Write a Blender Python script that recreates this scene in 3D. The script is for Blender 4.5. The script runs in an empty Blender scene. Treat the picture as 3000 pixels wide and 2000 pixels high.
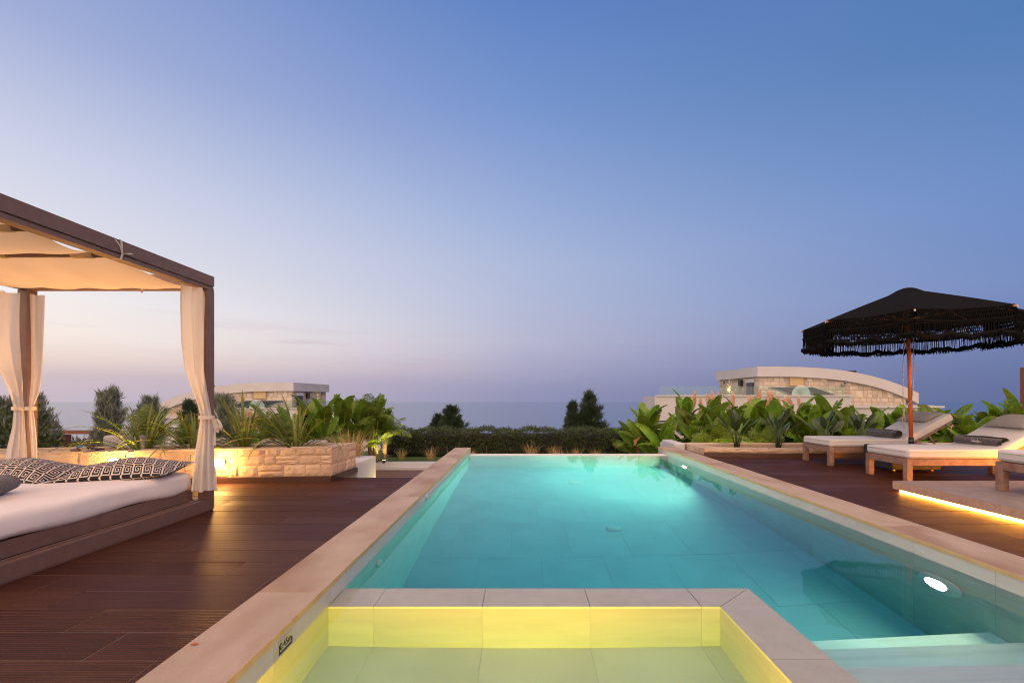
import bpy, bmesh, math, random
import numpy as np
from mathutils import Vector, Matrix, Euler
random.seed(7)
R = math.radians
S = bpy.context.scene
COL = S.collection

# ------------------------------------------------------------------ camera
EYE = 1.05
cam_d = bpy.data.cameras.new('camera')
cam_d.lens = 16.0; cam_d.sensor_width = 36.0
cam_d.shift_x = -31 / 3000.0; cam_d.shift_y = 166 / 3000.0
cam_d.clip_start = 0.05; cam_d.clip_end = 30000
cam = bpy.data.objects.new('camera', cam_d); COL.objects.link(cam)
cam.location = (0, 0, EYE); cam.rotation_euler = (R(90), 0, 0)
S.camera = cam
FX = 1333.0
def W(x, y, Y):
    "pixel of the photograph + distance -> point"
    return ((x - 1531) * Y / FX, Y, EYE - (y - 1166) * Y / FX)

# ------------------------------------------------------------------ sky
def lin(c):
    return tuple(((v / 255) / 12.92 if v / 255 <= 0.04045 else ((v / 255 + 0.055) / 1.055) ** 2.4) for v in c)
world = bpy.data.worlds.new('World'); S.world = world
world.use_nodes = True
wt = world.node_tree; wt.nodes.clear()
def wn(t, **k):
    n = wt.nodes.new(t)
    for a, b in k.items(): setattr(n, a, b)
    return n
def wmath(op, a, b=None, clamp=False):
    n = wn('ShaderNodeMath', operation=op); n.use_clamp = clamp
    for i, v in enumerate((a, b)):
        if v is None: continue
        if isinstance(v, (int, float)): n.inputs[i].default_value = v
        else: wt.links.new(v, n.inputs[i])
    return n.outputs[0]
tc = wn('ShaderNodeTexCoord'); sep = wn('ShaderNodeSeparateXYZ')
wt.links.new(tc.outputs['Generated'], sep.inputs[0])
hx = wmath('DIVIDE', sep.outputs[0], wmath('SQRT', wmath('ADD', wmath('ADD', wmath('MULTIPLY', sep.outputs[0], sep.outputs[0]), wmath('MULTIPLY', sep.outputs[1], sep.outputs[1])), 1e-5)))
elev = wmath('DIVIDE', wmath('ARCSINE', sep.outputs[2]), math.pi / 2, True)
def ramp(stops):
    n = wn('ShaderNodeValToRGB'); cr = n.color_ramp; cr.interpolation = 'LINEAR'
    while len(cr.elements) > 1: cr.elements.remove(cr.elements[-1])
    for i, (deg, c) in enumerate(stops):
        e = cr.elements[0] if i == 0 else cr.elements.new(deg / 90)
        e.position = deg / 90; e.color = (*lin(c), 1)
    wt.links.new(elev, n.inputs[0]); return n.outputs[0]
left = ramp([(0, (203, 187, 199)), (2, (212, 192, 198)), (3.6, (240, 218, 209)), (5.7, (252, 238, 229)), (9, (246, 240, 239)), (14, (226, 225, 235)), (20.4, (206, 211, 232)), (30, (161, 174, 216)), (42, (120, 146, 202)), (90, (84, 118, 180))])
mid = ramp([(0, (146, 148, 182)), (1, (150, 151, 184)), (3.5, (168, 166, 196)), (7, (184, 184, 208)), (12, (178, 187, 216)), (16, (174, 186, 218)), (22, (155, 175, 217)), (33, (119, 149, 206)), (41, (97, 132, 196)), (90, (80, 112, 176))])
rite = ramp([(0, (100, 113, 156)), (1.5, (104, 117, 160)), (5, (115, 130, 177)), (10, (121, 144, 194)), (18, (112, 143, 199)), (30, (85, 126, 183)), (42, (80, 118, 178)), (90, (78, 110, 172))])
def wmix(f, a, b):
    n = wn('ShaderNodeMix', data_type='RGBA')
    wt.links.new(f, n.inputs[0]); wt.links.new(a, n.inputs[6]); wt.links.new(b, n.inputs[7]); return n.outputs[2]
def smooth(v, lo, hi):
    n = wn('ShaderNodeMapRange', interpolation_type='LINEAR')
    n.inputs[1].default_value = lo; n.inputs[2].default_value = hi
    wt.links.new(v, n.inputs[0]); return n.outputs[0]
col = wmix(smooth(hx, 0.0, 0.74), wmix(smooth(hx, -0.755, 0.0), left, mid), rite)
# faint streaks of cloud low over the sea
mp = wn('ShaderNodeMapping'); mp.inputs['Scale'].default_value = (4, 4, 62); mp.inputs['Location'].default_value = (0.31, 0.2, 0.15)
wt.links.new(tc.outputs['Generated'], mp.inputs[0])
nz = wn('ShaderNodeTexNoise'); nz.inputs['Scale'].default_value = 1.0; nz.inputs['Detail'].default_value = 4
wt.links.new(mp.outputs[0], nz.inputs['Vector'])
band = wmath('MULTIPLY', smooth(elev, 0.02, 0.05), smooth(elev, 0.1, 0.06))
cl = wmath('MULTIPLY', wmath('MULTIPLY', smooth(nz.outputs[0], 0.56, 0.74), band), 0.5, True)
cc = wn('ShaderNodeRGB'); cc.outputs[0].default_value = (*lin((196, 178, 188)), 1)
col = wmix(wmath('MULTIPLY', cl, smooth(hx, 0.35, -0.3)), col, cc.outputs[0])
bg = wn('ShaderNodeBackground'); bg.inputs[1].default_value = 1.0
wt.links.new(col, bg.inputs[0])
wo = wn('ShaderNodeOutputWorld'); wt.links.new(bg.outputs[0], wo.inputs[0])

# added fill: one broad soft warm sun from behind the camera, not the sunset
sd = bpy.data.lights.new('sun', 'SUN'); sd.energy = 4.4; sd.angle = R(120); sd.color = (1.0, 0.63, 0.34)
sun = bpy.data.objects.new('sun', sd); COL.objects.link(sun)
sun.rotation_euler = Vector((0.03, 0.74, -0.66)).to_track_quat('-Z', 'Y').to_euler()

S.view_settings.view_transform = 'Standard'; S.view_settings.look = 'None'
S.view_settings.exposure = 0.0; S.view_settings.gamma = 1.0; S.view_settings.use_curve_mapping = False
S.render.engine = 'CYCLES'
cy = S.cycles
cy.use_denoising = True
try: cy.denoiser = 'OPENIMAGEDENOISE'
except Exception: pass
cy.max_bounces = 10; cy.transmission_bounces = 8; cy.glossy_bounces = 4; cy.diffuse_bounces = 4
cy.transparent_max_bounces = 12; cy.sample_clamp_indirect = 4.0; cy.caustics_reflective = False; cy.caustics_refractive = True
cy.blur_glossy = 0.3; cy.filter_width = 1.1; cy.denoising_prefilter = 'ACCURATE'

# ------------------------------------------------------------------ materials
def mat(name, c, c2=None, rough=0.6, scale=4.0, stretch=(1, 1, 1), rnd=0.0, bump=0.0, bscale=40.0, bstretch=None, spec=0.5,
        metal=0.0, emit=None, estr=0.0, transl=0.0, detail=5.0, contrast=(0.35, 0.65), ridge=None, mottle=None, alpha=None, sheen=0.0):
    m = bpy.data.materials.new(name); m.use_nodes = True
    t = m.node_tree; N = t.nodes; L = t.links; N.clear()
    out = N.new('ShaderNodeOutputMaterial'); p = N.new('ShaderNodeBsdfPrincipled')
    p.inputs['Roughness'].default_value = rough; p.inputs['Metallic'].default_value = metal
    p.inputs['Specular IOR Level'].default_value = spec
    if sheen: p.inputs['Sheen Weight'].default_value = sheen
    geo = N.new('ShaderNodeNewGeometry'); oi = N.new('ShaderNodeObjectInfo')
    off = N.new('ShaderNodeVectorMath'); off.operation = 'MULTIPLY_ADD'
    L.new(oi.outputs['Random'], off.inputs[0]); off.inputs[1].default_value = (17.3, 9.1, 23.7) if rnd else (0, 0, 0)
    L.new(geo.outputs['Position'], off.inputs[2])
    def noise(sc, st, det=detail):
        mpn = N.new('ShaderNodeMapping'); mpn.inputs['Scale'].default_value = st
        L.new(off.outputs[0], mpn.inputs[0])
        nn = N.new('ShaderNodeTexNoise'); nn.inputs['Scale'].default_value = sc; nn.inputs['Detail'].default_value = det
        L.new(mpn.outputs[0], nn.inputs['Vector']); return nn.outputs[0]
    base = N.new('ShaderNodeRGB'); base.outputs[0].default_value = (*c, 1); cout = base.outputs[0]
    if c2 is not None:
        cr = N.new('ShaderNodeValToRGB'); cr.color_ramp.elements[0].position = contrast[0]; cr.color_ramp.elements[1].position = contrast[1]
        cr.color_ramp.elements[0].color = (*c, 1); cr.color_ramp.elements[1].color = (*c2, 1)
        L.new(noise(scale, stretch), cr.inputs[0]); cout = cr.outputs[0]
    if mottle:
        mx = N.new('ShaderNodeMix'); mx.data_type = 'RGBA'
        mr = N.new('ShaderNodeMapRange'); mr.inputs[1].default_value = 0.5; mr.inputs[2].default_value = 0.72; mr.inputs[4].default_value = mottle[2]
        L.new(noise(mottle[1], mottle[3] if len(mottle) > 3 else (1, 1, 1)), mr.inputs[0])
        L.new(mr.outputs[0], mx.inputs[0]); L.new(cout, mx.inputs[6]); mx.inputs[7].default_value = (*mottle[0], 1); cout = mx.outputs[2]
    if rnd:
        hs = N.new('ShaderNodeHueSaturation'); mr = N.new('ShaderNodeMapRange')
        mr.inputs[3].default_value = 1 - rnd; mr.inputs[4].default_value = 1 + rnd
        L.new(oi.outputs['Random'], mr.inputs[0]); L.new(mr.outputs[0], hs.inputs['Value'])
        w2 = N.new('ShaderNodeMath'); w2.operation = 'MULTIPLY_ADD'; w2.inputs[1].default_value = rnd * 0.08; w2.inputs[2].default_value = 0.5 - rnd * 0.04
        L.new(oi.outputs['Random'], w2.inputs[0]); L.new(w2.outputs[0], hs.inputs['Hue'])
        L.new(cout, hs.inputs['Color']); cout = hs.outputs[0]
    L.new(cout, p.inputs['Base Color'])
    nrm = None
    if bump:
        b = N.new('ShaderNodeBump'); b.inputs['Strength'].default_value = bump; b.inputs['Distance'].default_value = 0.01
        L.new(noise(bscale, bstretch or (1, 1, 1), 4), b.inputs['Height']); nrm = b.outputs[0]
    if ridge:
        sx = N.new('ShaderNodeSeparateXYZ'); L.new(geo.outputs['Position'], sx.inputs[0])
        k = N.new('ShaderNodeMath'); k.operation = 'MULTIPLY'; k.inputs[1].default_value = 2 * math.pi / ridge[0]; L.new(sx.outputs[ridge[2]], k.inputs[0])
        s = N.new('ShaderNodeMath'); s.operation = 'SINE'; L.new(k.outputs[0], s.inputs[0])
        b = N.new('ShaderNodeBump'); b.inputs['Strength'].default_value = ridge[1]; b.inputs['Distance'].default_value = ridge[0] * 0.25
        L.new(s.outputs[0], b.inputs['Height'])
        if nrm: L.new(nrm, b.inputs['Normal'])
        nrm = b.outputs[0]
    if nrm: L.new(nrm, p.inputs['Normal'])
    if emit is not None:
        p.inputs['Emission Color'].default_value = (*emit, 1); p.inputs['Emission Strength'].default_value = estr
    sh = p.outputs[0]
    if transl:
        tr = N.new('ShaderNodeBsdfTranslucent'); L.new(cout, tr.inputs[0])
        ms = N.new('ShaderNodeMixShader'); ms.inputs[0].default_value = transl
        L.new(sh, ms.inputs[1]); L.new(tr.outputs[0], ms.inputs[2]); sh = ms.outputs[0]
    if alpha is not None:
        tp = N.new('ShaderNodeBsdfTransparent'); ms = N.new('ShaderNodeMixShader'); ms.inputs[0].default_value = alpha
        L.new(tp.outputs[0], ms.inputs[1]); L.new(sh, ms.inputs[2]); sh = ms.outputs[0]
    L.new(sh, out.inputs[0])
    return m

M = {}
M['plank'] = mat('deck_plank', (0.051, 0.0162, 0.0078), (0.078, 0.0270, 0.0142), 0.52, 6, (0.5, 9, 1), rnd=0.16, bump=0.12, bscale=30, bstretch=(0.6, 14, 1), spec=0.16)
M['plank_ridged'] = mat('deck_plank_ridged', (0.051, 0.0162, 0.0078), (0.078, 0.0270, 0.0142), 0.52, 6, (0.5, 9, 1), rnd=0.16, bump=0.08, bscale=30, bstretch=(0.6, 14, 1), ridge=(0.0155, 0.6, 1), spec=0.16)
M['grout'] = mat('deck_grout', (0.30, 0.20, 0.15), (0.24, 0.16, 0.12), 0.8)
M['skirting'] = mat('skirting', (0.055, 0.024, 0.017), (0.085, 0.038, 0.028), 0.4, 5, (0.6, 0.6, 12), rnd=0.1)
M['coping'] = mat('coping_limestone', (0.395, 0.29, 0.20), (0.48, 0.37, 0.275), 0.6, 3.5, (1, 0.6, 1), rnd=0.06, bump=0.15, bscale=90, mottle=((0.29, 0.165, 0.095), 2.6, 0.9, (1, 0.45, 1)), contrast=(0.35, 0.65), spec=0.3)
M['coping_edge'] = mat('coping_cut_edge', (0.56, 0.36, 0.16), (0.62, 0.43, 0.21), 0.5, 9, bump=0.1, bscale=60)
M['pool_tile'] = mat('pool_tile', (0.53, 0.51, 0.47), (0.60, 0.575, 0.53), 0.4, 2.5, (1, 1, 5), rnd=0.05, bump=0.05, bscale=60)
M['pool_floor'] = mat('pool_floor_tile', (0.38, 0.51, 0.54), (0.43, 0.565, 0.59), 0.5, 3, rnd=0.025)
M['step_stone'] = mat('step_marble', (0.86, 0.85, 0.82), (0.66, 0.66, 0.64), 0.5, 2.5, (0.6, 9, 9), rnd=0.04, contrast=(0.45, 0.8))
M['rim'] = mat('rim_stone', (0.74, 0.73, 0.62), (0.80, 0.79, 0.68), 0.6, 6, rnd=0.04, bump=0.05, bscale=120, mottle=((0.62, 0.59, 0.50), 14, 0.4))
M['pool_grout'] = mat('pool_grout', (0.42, 0.41, 0.38), rough=0.8)
M['stone'] = mat('ashlar_stone', (0.54, 0.385, 0.25), (0.65, 0.49, 0.345), 0.85, 7, rnd=0.13, bump=0.5, bscale=45, mottle=((0.40, 0.29, 0.19), 14, 0.45))
M['mortar'] = mat('mortar', (0.46, 0.33, 0.215), (0.54, 0.40, 0.275), 0.95, 30, bump=0.7, bscale=60)
M['house_stone'] = mat('house_stone', (0.50, 0.41, 0.325), (0.62, 0.53, 0.43), 0.9, 2.5, rnd=0.2, bump=0.4, bscale=9, mottle=((0.36, 0.29, 0.225), 5, 0.5))
M['house_mortar'] = mat('house_mortar', (0.42, 0.35, 0.285), rough=0.95)
M['render'] = mat('white_render', (0.53, 0.525, 0.53), (0.57, 0.565, 0.565), 0.85, 1.2, bump=0.05, bscale=30)
M['render_dim'] = mat('white_plaster', (0.57, 0.575, 0.57), (0.62, 0.625, 0.62), 0.9, 2)
M['cabana'] = mat('cabana_paint', (0.175, 0.100, 0.077), (0.205, 0.120, 0.092), 0.5, 14, (1, 1, 1), bump=0.08, bscale=70)
M['fabric'] = mat('white_fabric', (0.90, 0.80, 0.72), (0.92, 0.84, 0.77), 0.9, 1.6, bump=0.5, bscale=5, bstretch=(1, 2.5, 1), sheen=0.2)
M['cushion'] = mat('lounger_canvas', (0.60, 0.55, 0.515), (0.66, 0.61, 0.57), 0.9, 1.6, bump=0.3, bscale=7, sheen=0.2)
M['canopy'] = mat('canopy_fabric', (0.78, 0.64, 0.45), (0.82, 0.68, 0.49), 0.9, 2, bump=0.25, bscale=4, transl=0.3)
M['curtain'] = mat('curtain_voile', (0.84, 0.79, 0.73), (0.88, 0.83, 0.77), 0.9, 3, transl=0.40, alpha=0.93)
M['ribbon'] = mat('ribbon', (0.76, 0.68, 0.58), rough=0.9, transl=0.2)
M['black_knit'] = mat('black_knit', (0.006, 0.006, 0.0065), (0.011, 0.010, 0.010), 1.0, 90, bump=0.8, bscale=120, spec=0.08)
M['pil_black'] = mat('pillow_black', (0.012, 0.011, 0.012), (0.02, 0.018, 0.018), 0.9, 60)
M['pil_white'] = mat('pillow_white', (0.66, 0.58, 0.50), (0.72, 0.64, 0.56), 0.9, 60)
M['towel'] = mat('towel', (0.055, 0.040, 0.043), (0.085, 0.064, 0.066), 0.98, 40, bump=0.9, bscale=160, sheen=0.4)
M['white_thread'] = mat('white_thread', (0.75, 0.72, 0.70), rough=0.9)
M['teak'] = mat('weathered_teak', (0.20, 0.105, 0.072), (0.29, 0.17, 0.125), 0.7, 5, (3, 3, 3), rnd=0.08, bump=0.2, bscale=40, mottle=((0.33, 0.22, 0.175), 9, 0.5))
M['pole'] = mat('varnished_pole', (0.55, 0.12, 0.022), (0.66, 0.17, 0.04), 0.35, 10, (6, 6, 0.7), bump=0.05)
M['rib'] = mat('umbrella_rib', (0.50, 0.22, 0.07), (0.58, 0.28, 0.1), 0.45, 12)
M['grey_pillow'] = mat('grey_linen', (0.27, 0.245, 0.225), (0.345, 0.315, 0.285), 0.95, 60, bump=0.4, bscale=130, mottle=((0.40, 0.33, 0.25), 7, 0.4))
M['grey_cushion'] = mat('grey_cushion', (0.36, 0.32, 0.31), (0.42, 0.38, 0.365), 0.95, 20, bump=0.2, bscale=20)
M['black_rope'] = mat('black_woven', (0.016, 0.016, 0.018), (0.035, 0.035, 0.04), 0.7, 50, bump=1.0, bscale=75)
M['black_metal'] = mat('black_metal', (0.02, 0.02, 0.022), rough=0.4)
M['brass'] = mat('brass', (0.6, 0.36, 0.10), rough=0.35, metal=1.0)
M['rope'] = mat('rope', (0.55, 0.42, 0.30), rough=0.9, bump=0.6, bscale=200)
M['platform'] = mat('platform_tile', (0.25, 0.195, 0.16), (0.30, 0.24, 0.20), 0.55, 8, rnd=0.04, bump=0.1, bscale=120, mottle=((0.25, 0.19, 0.16), 22, 0.35))
M['platform_edge_lit'] = mat('platform_edge_lit', (0.50, 0.33, 0.23), (0.56, 0.39, 0.28), 0.6, 14, rnd=0.05, bump=0.15, bscale=140, mottle=((0.36, 0.22, 0.15), 30, 0.5))  # paler than the top tiles: strip-light glow put into the colour
M['led'] = mat('led_strip', (1, 0.7, 0.35), emit=(1.0, 0.38, 0.045), estr=46)
M['lamp'] = mat('lamp_glass', (1, 0.8, 0.5), emit=(1.0, 0.50, 0.13), estr=380)
M['pool_lens'] = mat('pool_lens', (1, 0.95, 0.8), emit=(1.0, 0.92, 0.72), estr=14)
M['garden_lens'] = mat('garden_lens', (1, 0.8, 0.4), emit=(1.0, 0.72, 0.22), estr=60)
M['abs_white'] = mat('white_plastic', (0.72, 0.72, 0.72), rough=0.35)
M['dark_glass'] = mat('dark_glass', (0.03, 0.032, 0.036), rough=0.12)
M['solar'] = mat('solar_panel', (0.03, 0.03, 0.038), (0.045, 0.045, 0.055), 0.4, 3, spec=0.15)
M['grey_metal'] = mat('grey_metal', (0.30, 0.30, 0.31), rough=0.45, metal=0.6)
M['beige'] = mat('beige_panel', (0.56, 0.41, 0.22), rough=0.8)
M['pebble'] = mat('pebbles', (0.55, 0.53, 0.50), (0.28, 0.27, 0.26), 0.9, 60)
M['brown_wood'] = mat('playground_wood', (0.16, 0.055, 0.035), (0.21, 0.08, 0.05), 0.6, 6)
M['chain'] = mat('chain', (0.45, 0.28, 0.22), rough=0.6)
M['soil'] = mat('soil', (0.055, 0.035, 0.024), (0.09, 0.06, 0.04), 0.95, 20, bump=0.8, bscale=30)
M['ground'] = mat('ground', (0.10, 0.085, 0.05), (0.06, 0.075, 0.03), 0.95, 0.3, bump=0.4, bscale=3)
M['lawn'] = mat('lawn', (0.035, 0.075, 0.012), (0.055, 0.11, 0.02), 0.9, 6, bump=0.8, bscale=60)
M['lower_deck'] = mat('lower_deck', (0.12, 0.055, 0.035), (0.16, 0.075, 0.05), 0.5, 5, (0.5, 8, 1), ridge=(0.22, 0.3, 1))
M['banana'] = mat('banana_leaf', (0.11, 0.21, 0.016), (0.22, 0.34, 0.028), 0.42, 5, rnd=0.45, transl=0.42, spec=0.4, mottle=((0.33, 0.33, 0.04), 2.2, 0.5))
M['banana_dry'] = mat('banana_dry_leaf', (0.30, 0.13, 0.045), (0.40, 0.20, 0.08), 0.8, 6, rnd=0.3, transl=0.25)
M['midrib'] = mat('midrib', (0.22, 0.30, 0.06), rough=0.5)
M['strelitzia'] = mat('strelitzia_leaf', (0.050, 0.085, 0.032), (0.080, 0.120, 0.046), 0.38, 6, rnd=0.3, transl=0.15, spec=0.5)
M['flax'] = mat('flax_leaf', (0.12, 0.18, 0.025), (0.22, 0.25, 0.04), 0.5, 3, rnd=0.4, transl=0.2, mottle=((0.26, 0.16, 0.03), 1.6, 0.6))
M['palm'] = mat('palm_leaflet', (0.12, 0.19, 0.022), (0.19, 0.26, 0.03), 0.5, 6, rnd=0.25, transl=0.3)
M['bark'] = mat('bark', (0.16, 0.10, 0.06), (0.25, 0.165, 0.10), 0.9, 18, bump=1.0, bscale=30)
M['banana_stem'] = mat('banana_stem', (0.13, 0.13, 0.05), (0.20, 0.13, 0.06), 0.7, 10)
M['hedge'] = mat('hedge_leaf', (0.035, 0.055, 0.016), (0.085, 0.12, 0.038), 0.45, 14, transl=0.12, spec=0.5)
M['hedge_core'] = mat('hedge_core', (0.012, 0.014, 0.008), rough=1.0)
M['conifer'] = mat('conifer', (0.026, 0.052, 0.026), (0.055, 0.090, 0.045), 0.7, 10, transl=0.1)
M['juniper'] = mat('juniper', (0.16, 0.20, 0.15), (0.26, 0.30, 0.235), 0.75, 10, transl=0.12)
M['shrub'] = mat('shrub_leaf', (0.030, 0.055, 0.014), (0.085, 0.11, 0.025), 0.45, 6, transl=0.2)
M['straw'] = mat('straw_grass', (0.50, 0.33, 0.14), (0.62, 0.44, 0.20), 0.8, 10, transl=0.25)
M['plume'] = mat('pampas_plume', (0.86, 0.62, 0.45), (0.92, 0.74, 0.58), 0.9, 10, transl=0.3)
M['driftwood'] = mat('driftwood', (0.05, 0.033, 0.028), (0.09, 0.06, 0.05), 0.9, 30)
M['sign_black'] = mat('sign_black', (0.012, 0.012, 0.012), rough=0.35)
M['sign_plate'] = mat('sign_plate', (0.42, 0.38, 0.26), (0.50, 0.46, 0.33), 0.35, 30)

def sea_mat():
    m = bpy.data.materials.new('sea_water'); m.use_nodes = True; t = m.node_tree; p = t.nodes['Principled BSDF']
    p.inputs['Base Color'].default_value = (0.02, 0.06, 0.17, 1); p.inputs['Roughness'].default_value = 0.20
    g = t.nodes.new('ShaderNodeNewGeometry'); mp_ = t.nodes.new('ShaderNodeMapping'); mp_.inputs['Scale'].default_value = (0.0016, 0.011, 1)
    t.links.new(g.outputs['Position'], mp_.inputs[0])
    n = t.nodes.new('ShaderNodeTexNoise'); n.inputs['Scale'].default_value = 1.0; n.inputs['Detail'].default_value = 8; n.inputs['Roughness'].default_value = 0.62
    t.links.new(mp_.outputs[0], n.inputs['Vector'])
    b = t.nodes.new('ShaderNodeBump'); b.inputs['Strength'].default_value = 0.2; b.inputs['Distance'].default_value = 5.0
    t.links.new(n.outputs[0], b.inputs['Height']); t.links.new(b.outputs[0], p.inputs['Normal'])
    return m
M['sea'] = sea_mat()
def pool_water_mat():
    m = bpy.data.materials.new('pool_water'); m.use_nodes = True; t = m.node_tree; t.nodes.clear()
    o = t.nodes.new('ShaderNodeOutputMaterial'); rf = t.nodes.new('ShaderNodeBsdfRefraction'); rf.inputs['IOR'].default_value = 1.333; rf.inputs['Roughness'].default_value = 0.0
    gs = t.nodes.new('ShaderNodeBsdfGlossy'); gs.inputs['Roughness'].default_value = 0.0
    fr_ = t.nodes.new('ShaderNodeFresnel'); fr_.inputs['IOR'].default_value = 1.333
    pw_ = t.nodes.new('ShaderNodeMath'); pw_.operation = 'POWER'; pw_.inputs[1].default_value = 1.05; t.links.new(fr_.outputs[0], pw_.inputs[0])
    g = t.nodes.new('ShaderNodeMixShader'); t.links.new(pw_.outputs[0], g.inputs[0]); t.links.new(rf.outputs[0], g.inputs[1]); t.links.new(gs.outputs[0], g.inputs[2])
    ge = t.nodes.new('ShaderNodeNewGeometry'); n = t.nodes.new('ShaderNodeTexNoise'); n.inputs['Scale'].default_value = 1.1; n.inputs['Detail'].default_value = 2
    t.links.new(ge.outputs['Position'], n.inputs['Vector'])
    b = t.nodes.new('ShaderNodeBump'); b.inputs['Strength'].default_value = 0.05; b.inputs['Distance'].default_value = 0.05
    t.links.new(n.outputs[0], b.inputs['Height']); [t.links.new(b.outputs[0], q_.inputs['Normal']) for q_ in (rf, gs, fr_)]
    v = t.nodes.new('ShaderNodeVolumeAbsorption'); v.inputs['Color'].default_value = (0.38, 0.88, 0.955, 1); v.inputs['Density'].default_value = 1.0
    t.links.new(g.outputs[0], o.inputs[0]); t.links.new(v.outputs[0], o.inputs[1])
    return m
M['pool_water'] = pool_water_mat()
def glass_mat():
    m = bpy.data.materials.new('railing_glass'); m.use_nodes = True; t = m.node_tree; t.nodes.clear()
    o = t.nodes.new('ShaderNodeOutputMaterial'); tp = t.nodes.new('ShaderNodeBsdfTransparent'); tp.inputs[0].default_value = (0.84, 0.93, 0.91, 1)
    gl = t.nodes.new('ShaderNodeBsdfGlossy'); gl.inputs['Roughness'].default_value = 0.03; gl.inputs[0].default_value = (0.9, 1, 0.97, 1)
    mx = t.nodes.new('ShaderNodeMixShader'); mx.inputs[0].default_value = 0.035
    t.links.new(tp.outputs[0], mx.inputs[1]); t.links.new(gl.outputs[0], mx.inputs[2]); t.links.new(mx.outputs[0], o.inputs[0])
    return m
M['glass'] = glass_mat()

# ------------------------------------------------------------------ mesh helpers
class MB:
    def __init__(s): s.v = []; s.f = []; s.mi = []
    def add(s, vs, fs, mi=0):
        b = len(s.v); s.v += [tuple(v) for v in vs]; s.f += [tuple(i + b for i in f) for f in fs]; s.mi += [mi] * len(fs); return s
    def box(s, x0, x1, y0, y1, z0, z1, mi=0):
        return s.add([(x0, y0, z0), (x1, y0, z0), (x1, y1, z0), (x0, y1, z0), (x0, y0, z1), (x1, y0, z1), (x1, y1, z1), (x0, y1, z1)],
                     [(0, 3, 2, 1), (4, 5, 6, 7), (0, 1, 5, 4), (1, 2, 6, 5), (2, 3, 7, 6), (3, 0, 4, 7)], mi)
    def cbox(s, x0, x1, y0, y1, z0, z1, c=0.003, mi=0):
        "box with a chamfered top"
        v = [(x0, y0, z0), (x1, y0, z0), (x1, y1, z0), (x0, y1, z0), (x0, y0, z1 - c), (x1, y0, z1 - c), (x1, y1, z1 - c), (x0, y1, z1 - c),
             (x0 + c, y0 + c, z1), (x1 - c, y0 + c, z1), (x1 - c, y1 - c, z1), (x0 + c, y1 - c, z1)]
        f = [(0, 3, 2, 1), (8, 9, 10, 11)]
        for i in range(4):
            j = (i + 1) % 4; f += [(i, j, 4 + j, 4 + i), (4 + i, 4 + j, 8 + j, 8 + i)]
        return s.add(v, f, mi)
    def rbox(s, x0, x1, y0, y1, z0, z1, r=0.02, seg=3, mi=0, mtx=None):
        bm = bmesh.new(); bmesh.ops.create_cube(bm, size=1)
        for v in bm.verts:
            v.co = Vector(((x0 + x1) / 2 + v.co.x * (x1 - x0), (y0 + y1) / 2 + v.co.y * (y1 - y0), (z0 + z1) / 2 + v.co.z * (z1 - z0)))
        bmesh.ops.bevel(bm, geom=bm.edges[:], offset=r, segments=seg, profile=0.5, affect='EDGES')
        if mtx is not None: bmesh.ops.transform(bm, matrix=mtx, verts=bm.verts)
        bm.verts.index_update()
        s.add([v.co.copy() for v in bm.verts], [[v.index for v in f.verts] for f in bm.faces], mi); bm.free(); return s
    def tube(s, pts, rad, n=8, mi=0, cap=True):
        pts = [Vector(p) for p in pts]; rs = rad if isinstance(rad, (list, tuple)) else [rad] * len(pts)
        vs = []; up = None
        for i, p in enumerate(pts):
            d = (pts[min(i + 1, len(pts) - 1)] - pts[max(i - 1, 0)])
            d = d.normalized() if d.length > 1e-9 else Vector((0, 0, 1))
            if up is None: up = Vector((0, 0, 1)) if abs(d.z) < 0.9 else Vector((1, 0, 0))
            a = d.cross(up)
            if a.length < 1e-6: a = d.orthogonal()
            a.normalize(); b = d.cross(a).normalized(); up = -b if False else up
            for k in range(n):
                t = 2 * math.pi * k / n; vs.append(p + a * math.cos(t) * rs[i] + b * math.sin(t) * rs[i])
        fs = []
        for i in range(len(pts) - 1):
            for k in range(n):
                k2 = (k + 1) % n; fs.append((i * n + k, i * n + k2, (i + 1) * n + k2, (i + 1) * n + k))
        if cap: fs += [tuple(range(n))[::-1], tuple((len(pts) - 1) * n + k for k in range(n))]
        return s.add(vs, fs, mi)
    def lathe(s, prof, n=20, org=(0, 0, 0), axis='Z', mi=0):
        vs = []; fs = []
        for (r, h) in prof:
            for k in range(n):
                t = 2 * math.pi * k / n; a, b = r * math.cos(t), r * math.sin(t)
                p = (a, b, h) if axis == 'Z' else (h, a, b) if axis == 'X' else (a, h, b)
                vs.append((p[0] + org[0], p[1] + org[1], p[2] + org[2]))
        for i in range(len(prof) - 1):
            for k in range(n):
                k2 = (k + 1) % n; fs.append((i * n + k, i * n + k2, (i + 1) * n + k2, (i + 1) * n + k))
        fs += [tuple(range(n)), tuple((len(prof) - 1) * n + k for k in range(n))[::-1]]
        return s.add(vs, fs, mi)
    def grid(s, fn, nu, nv, mi=0):
        vs = [fn(i / nu, j / nv) for j in range(nv + 1) for i in range(nu + 1)]
        fs = [(j * (nu + 1) + i, j * (nu + 1) + i + 1, (j + 1) * (nu + 1) + i + 1, (j + 1) * (nu + 1) + i) for j in range(nv) for i in range(nu)]
        return s.add(vs, fs, mi)
    def mesh(s, name, mats, smooth=False):
        me = bpy.data.meshes.new(name); me.from_pydata([tuple(v) for v in s.v], [], s.f)
        ms = mats if isinstance(mats, (list, tuple)) else [mats]
        for m in ms: me.materials.append(m)
        if len(ms) > 1: me.polygons.foreach_set('material_index', s.mi)
        if smooth: me.polygons.foreach_set('use_smooth', [True] * len(me.polygons))
        me.update(); return me
    def build(s, name, mats, parent=None, smooth=False, loc=None):
        return inst(name, s.mesh(name, mats, smooth), parent, loc)
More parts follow.
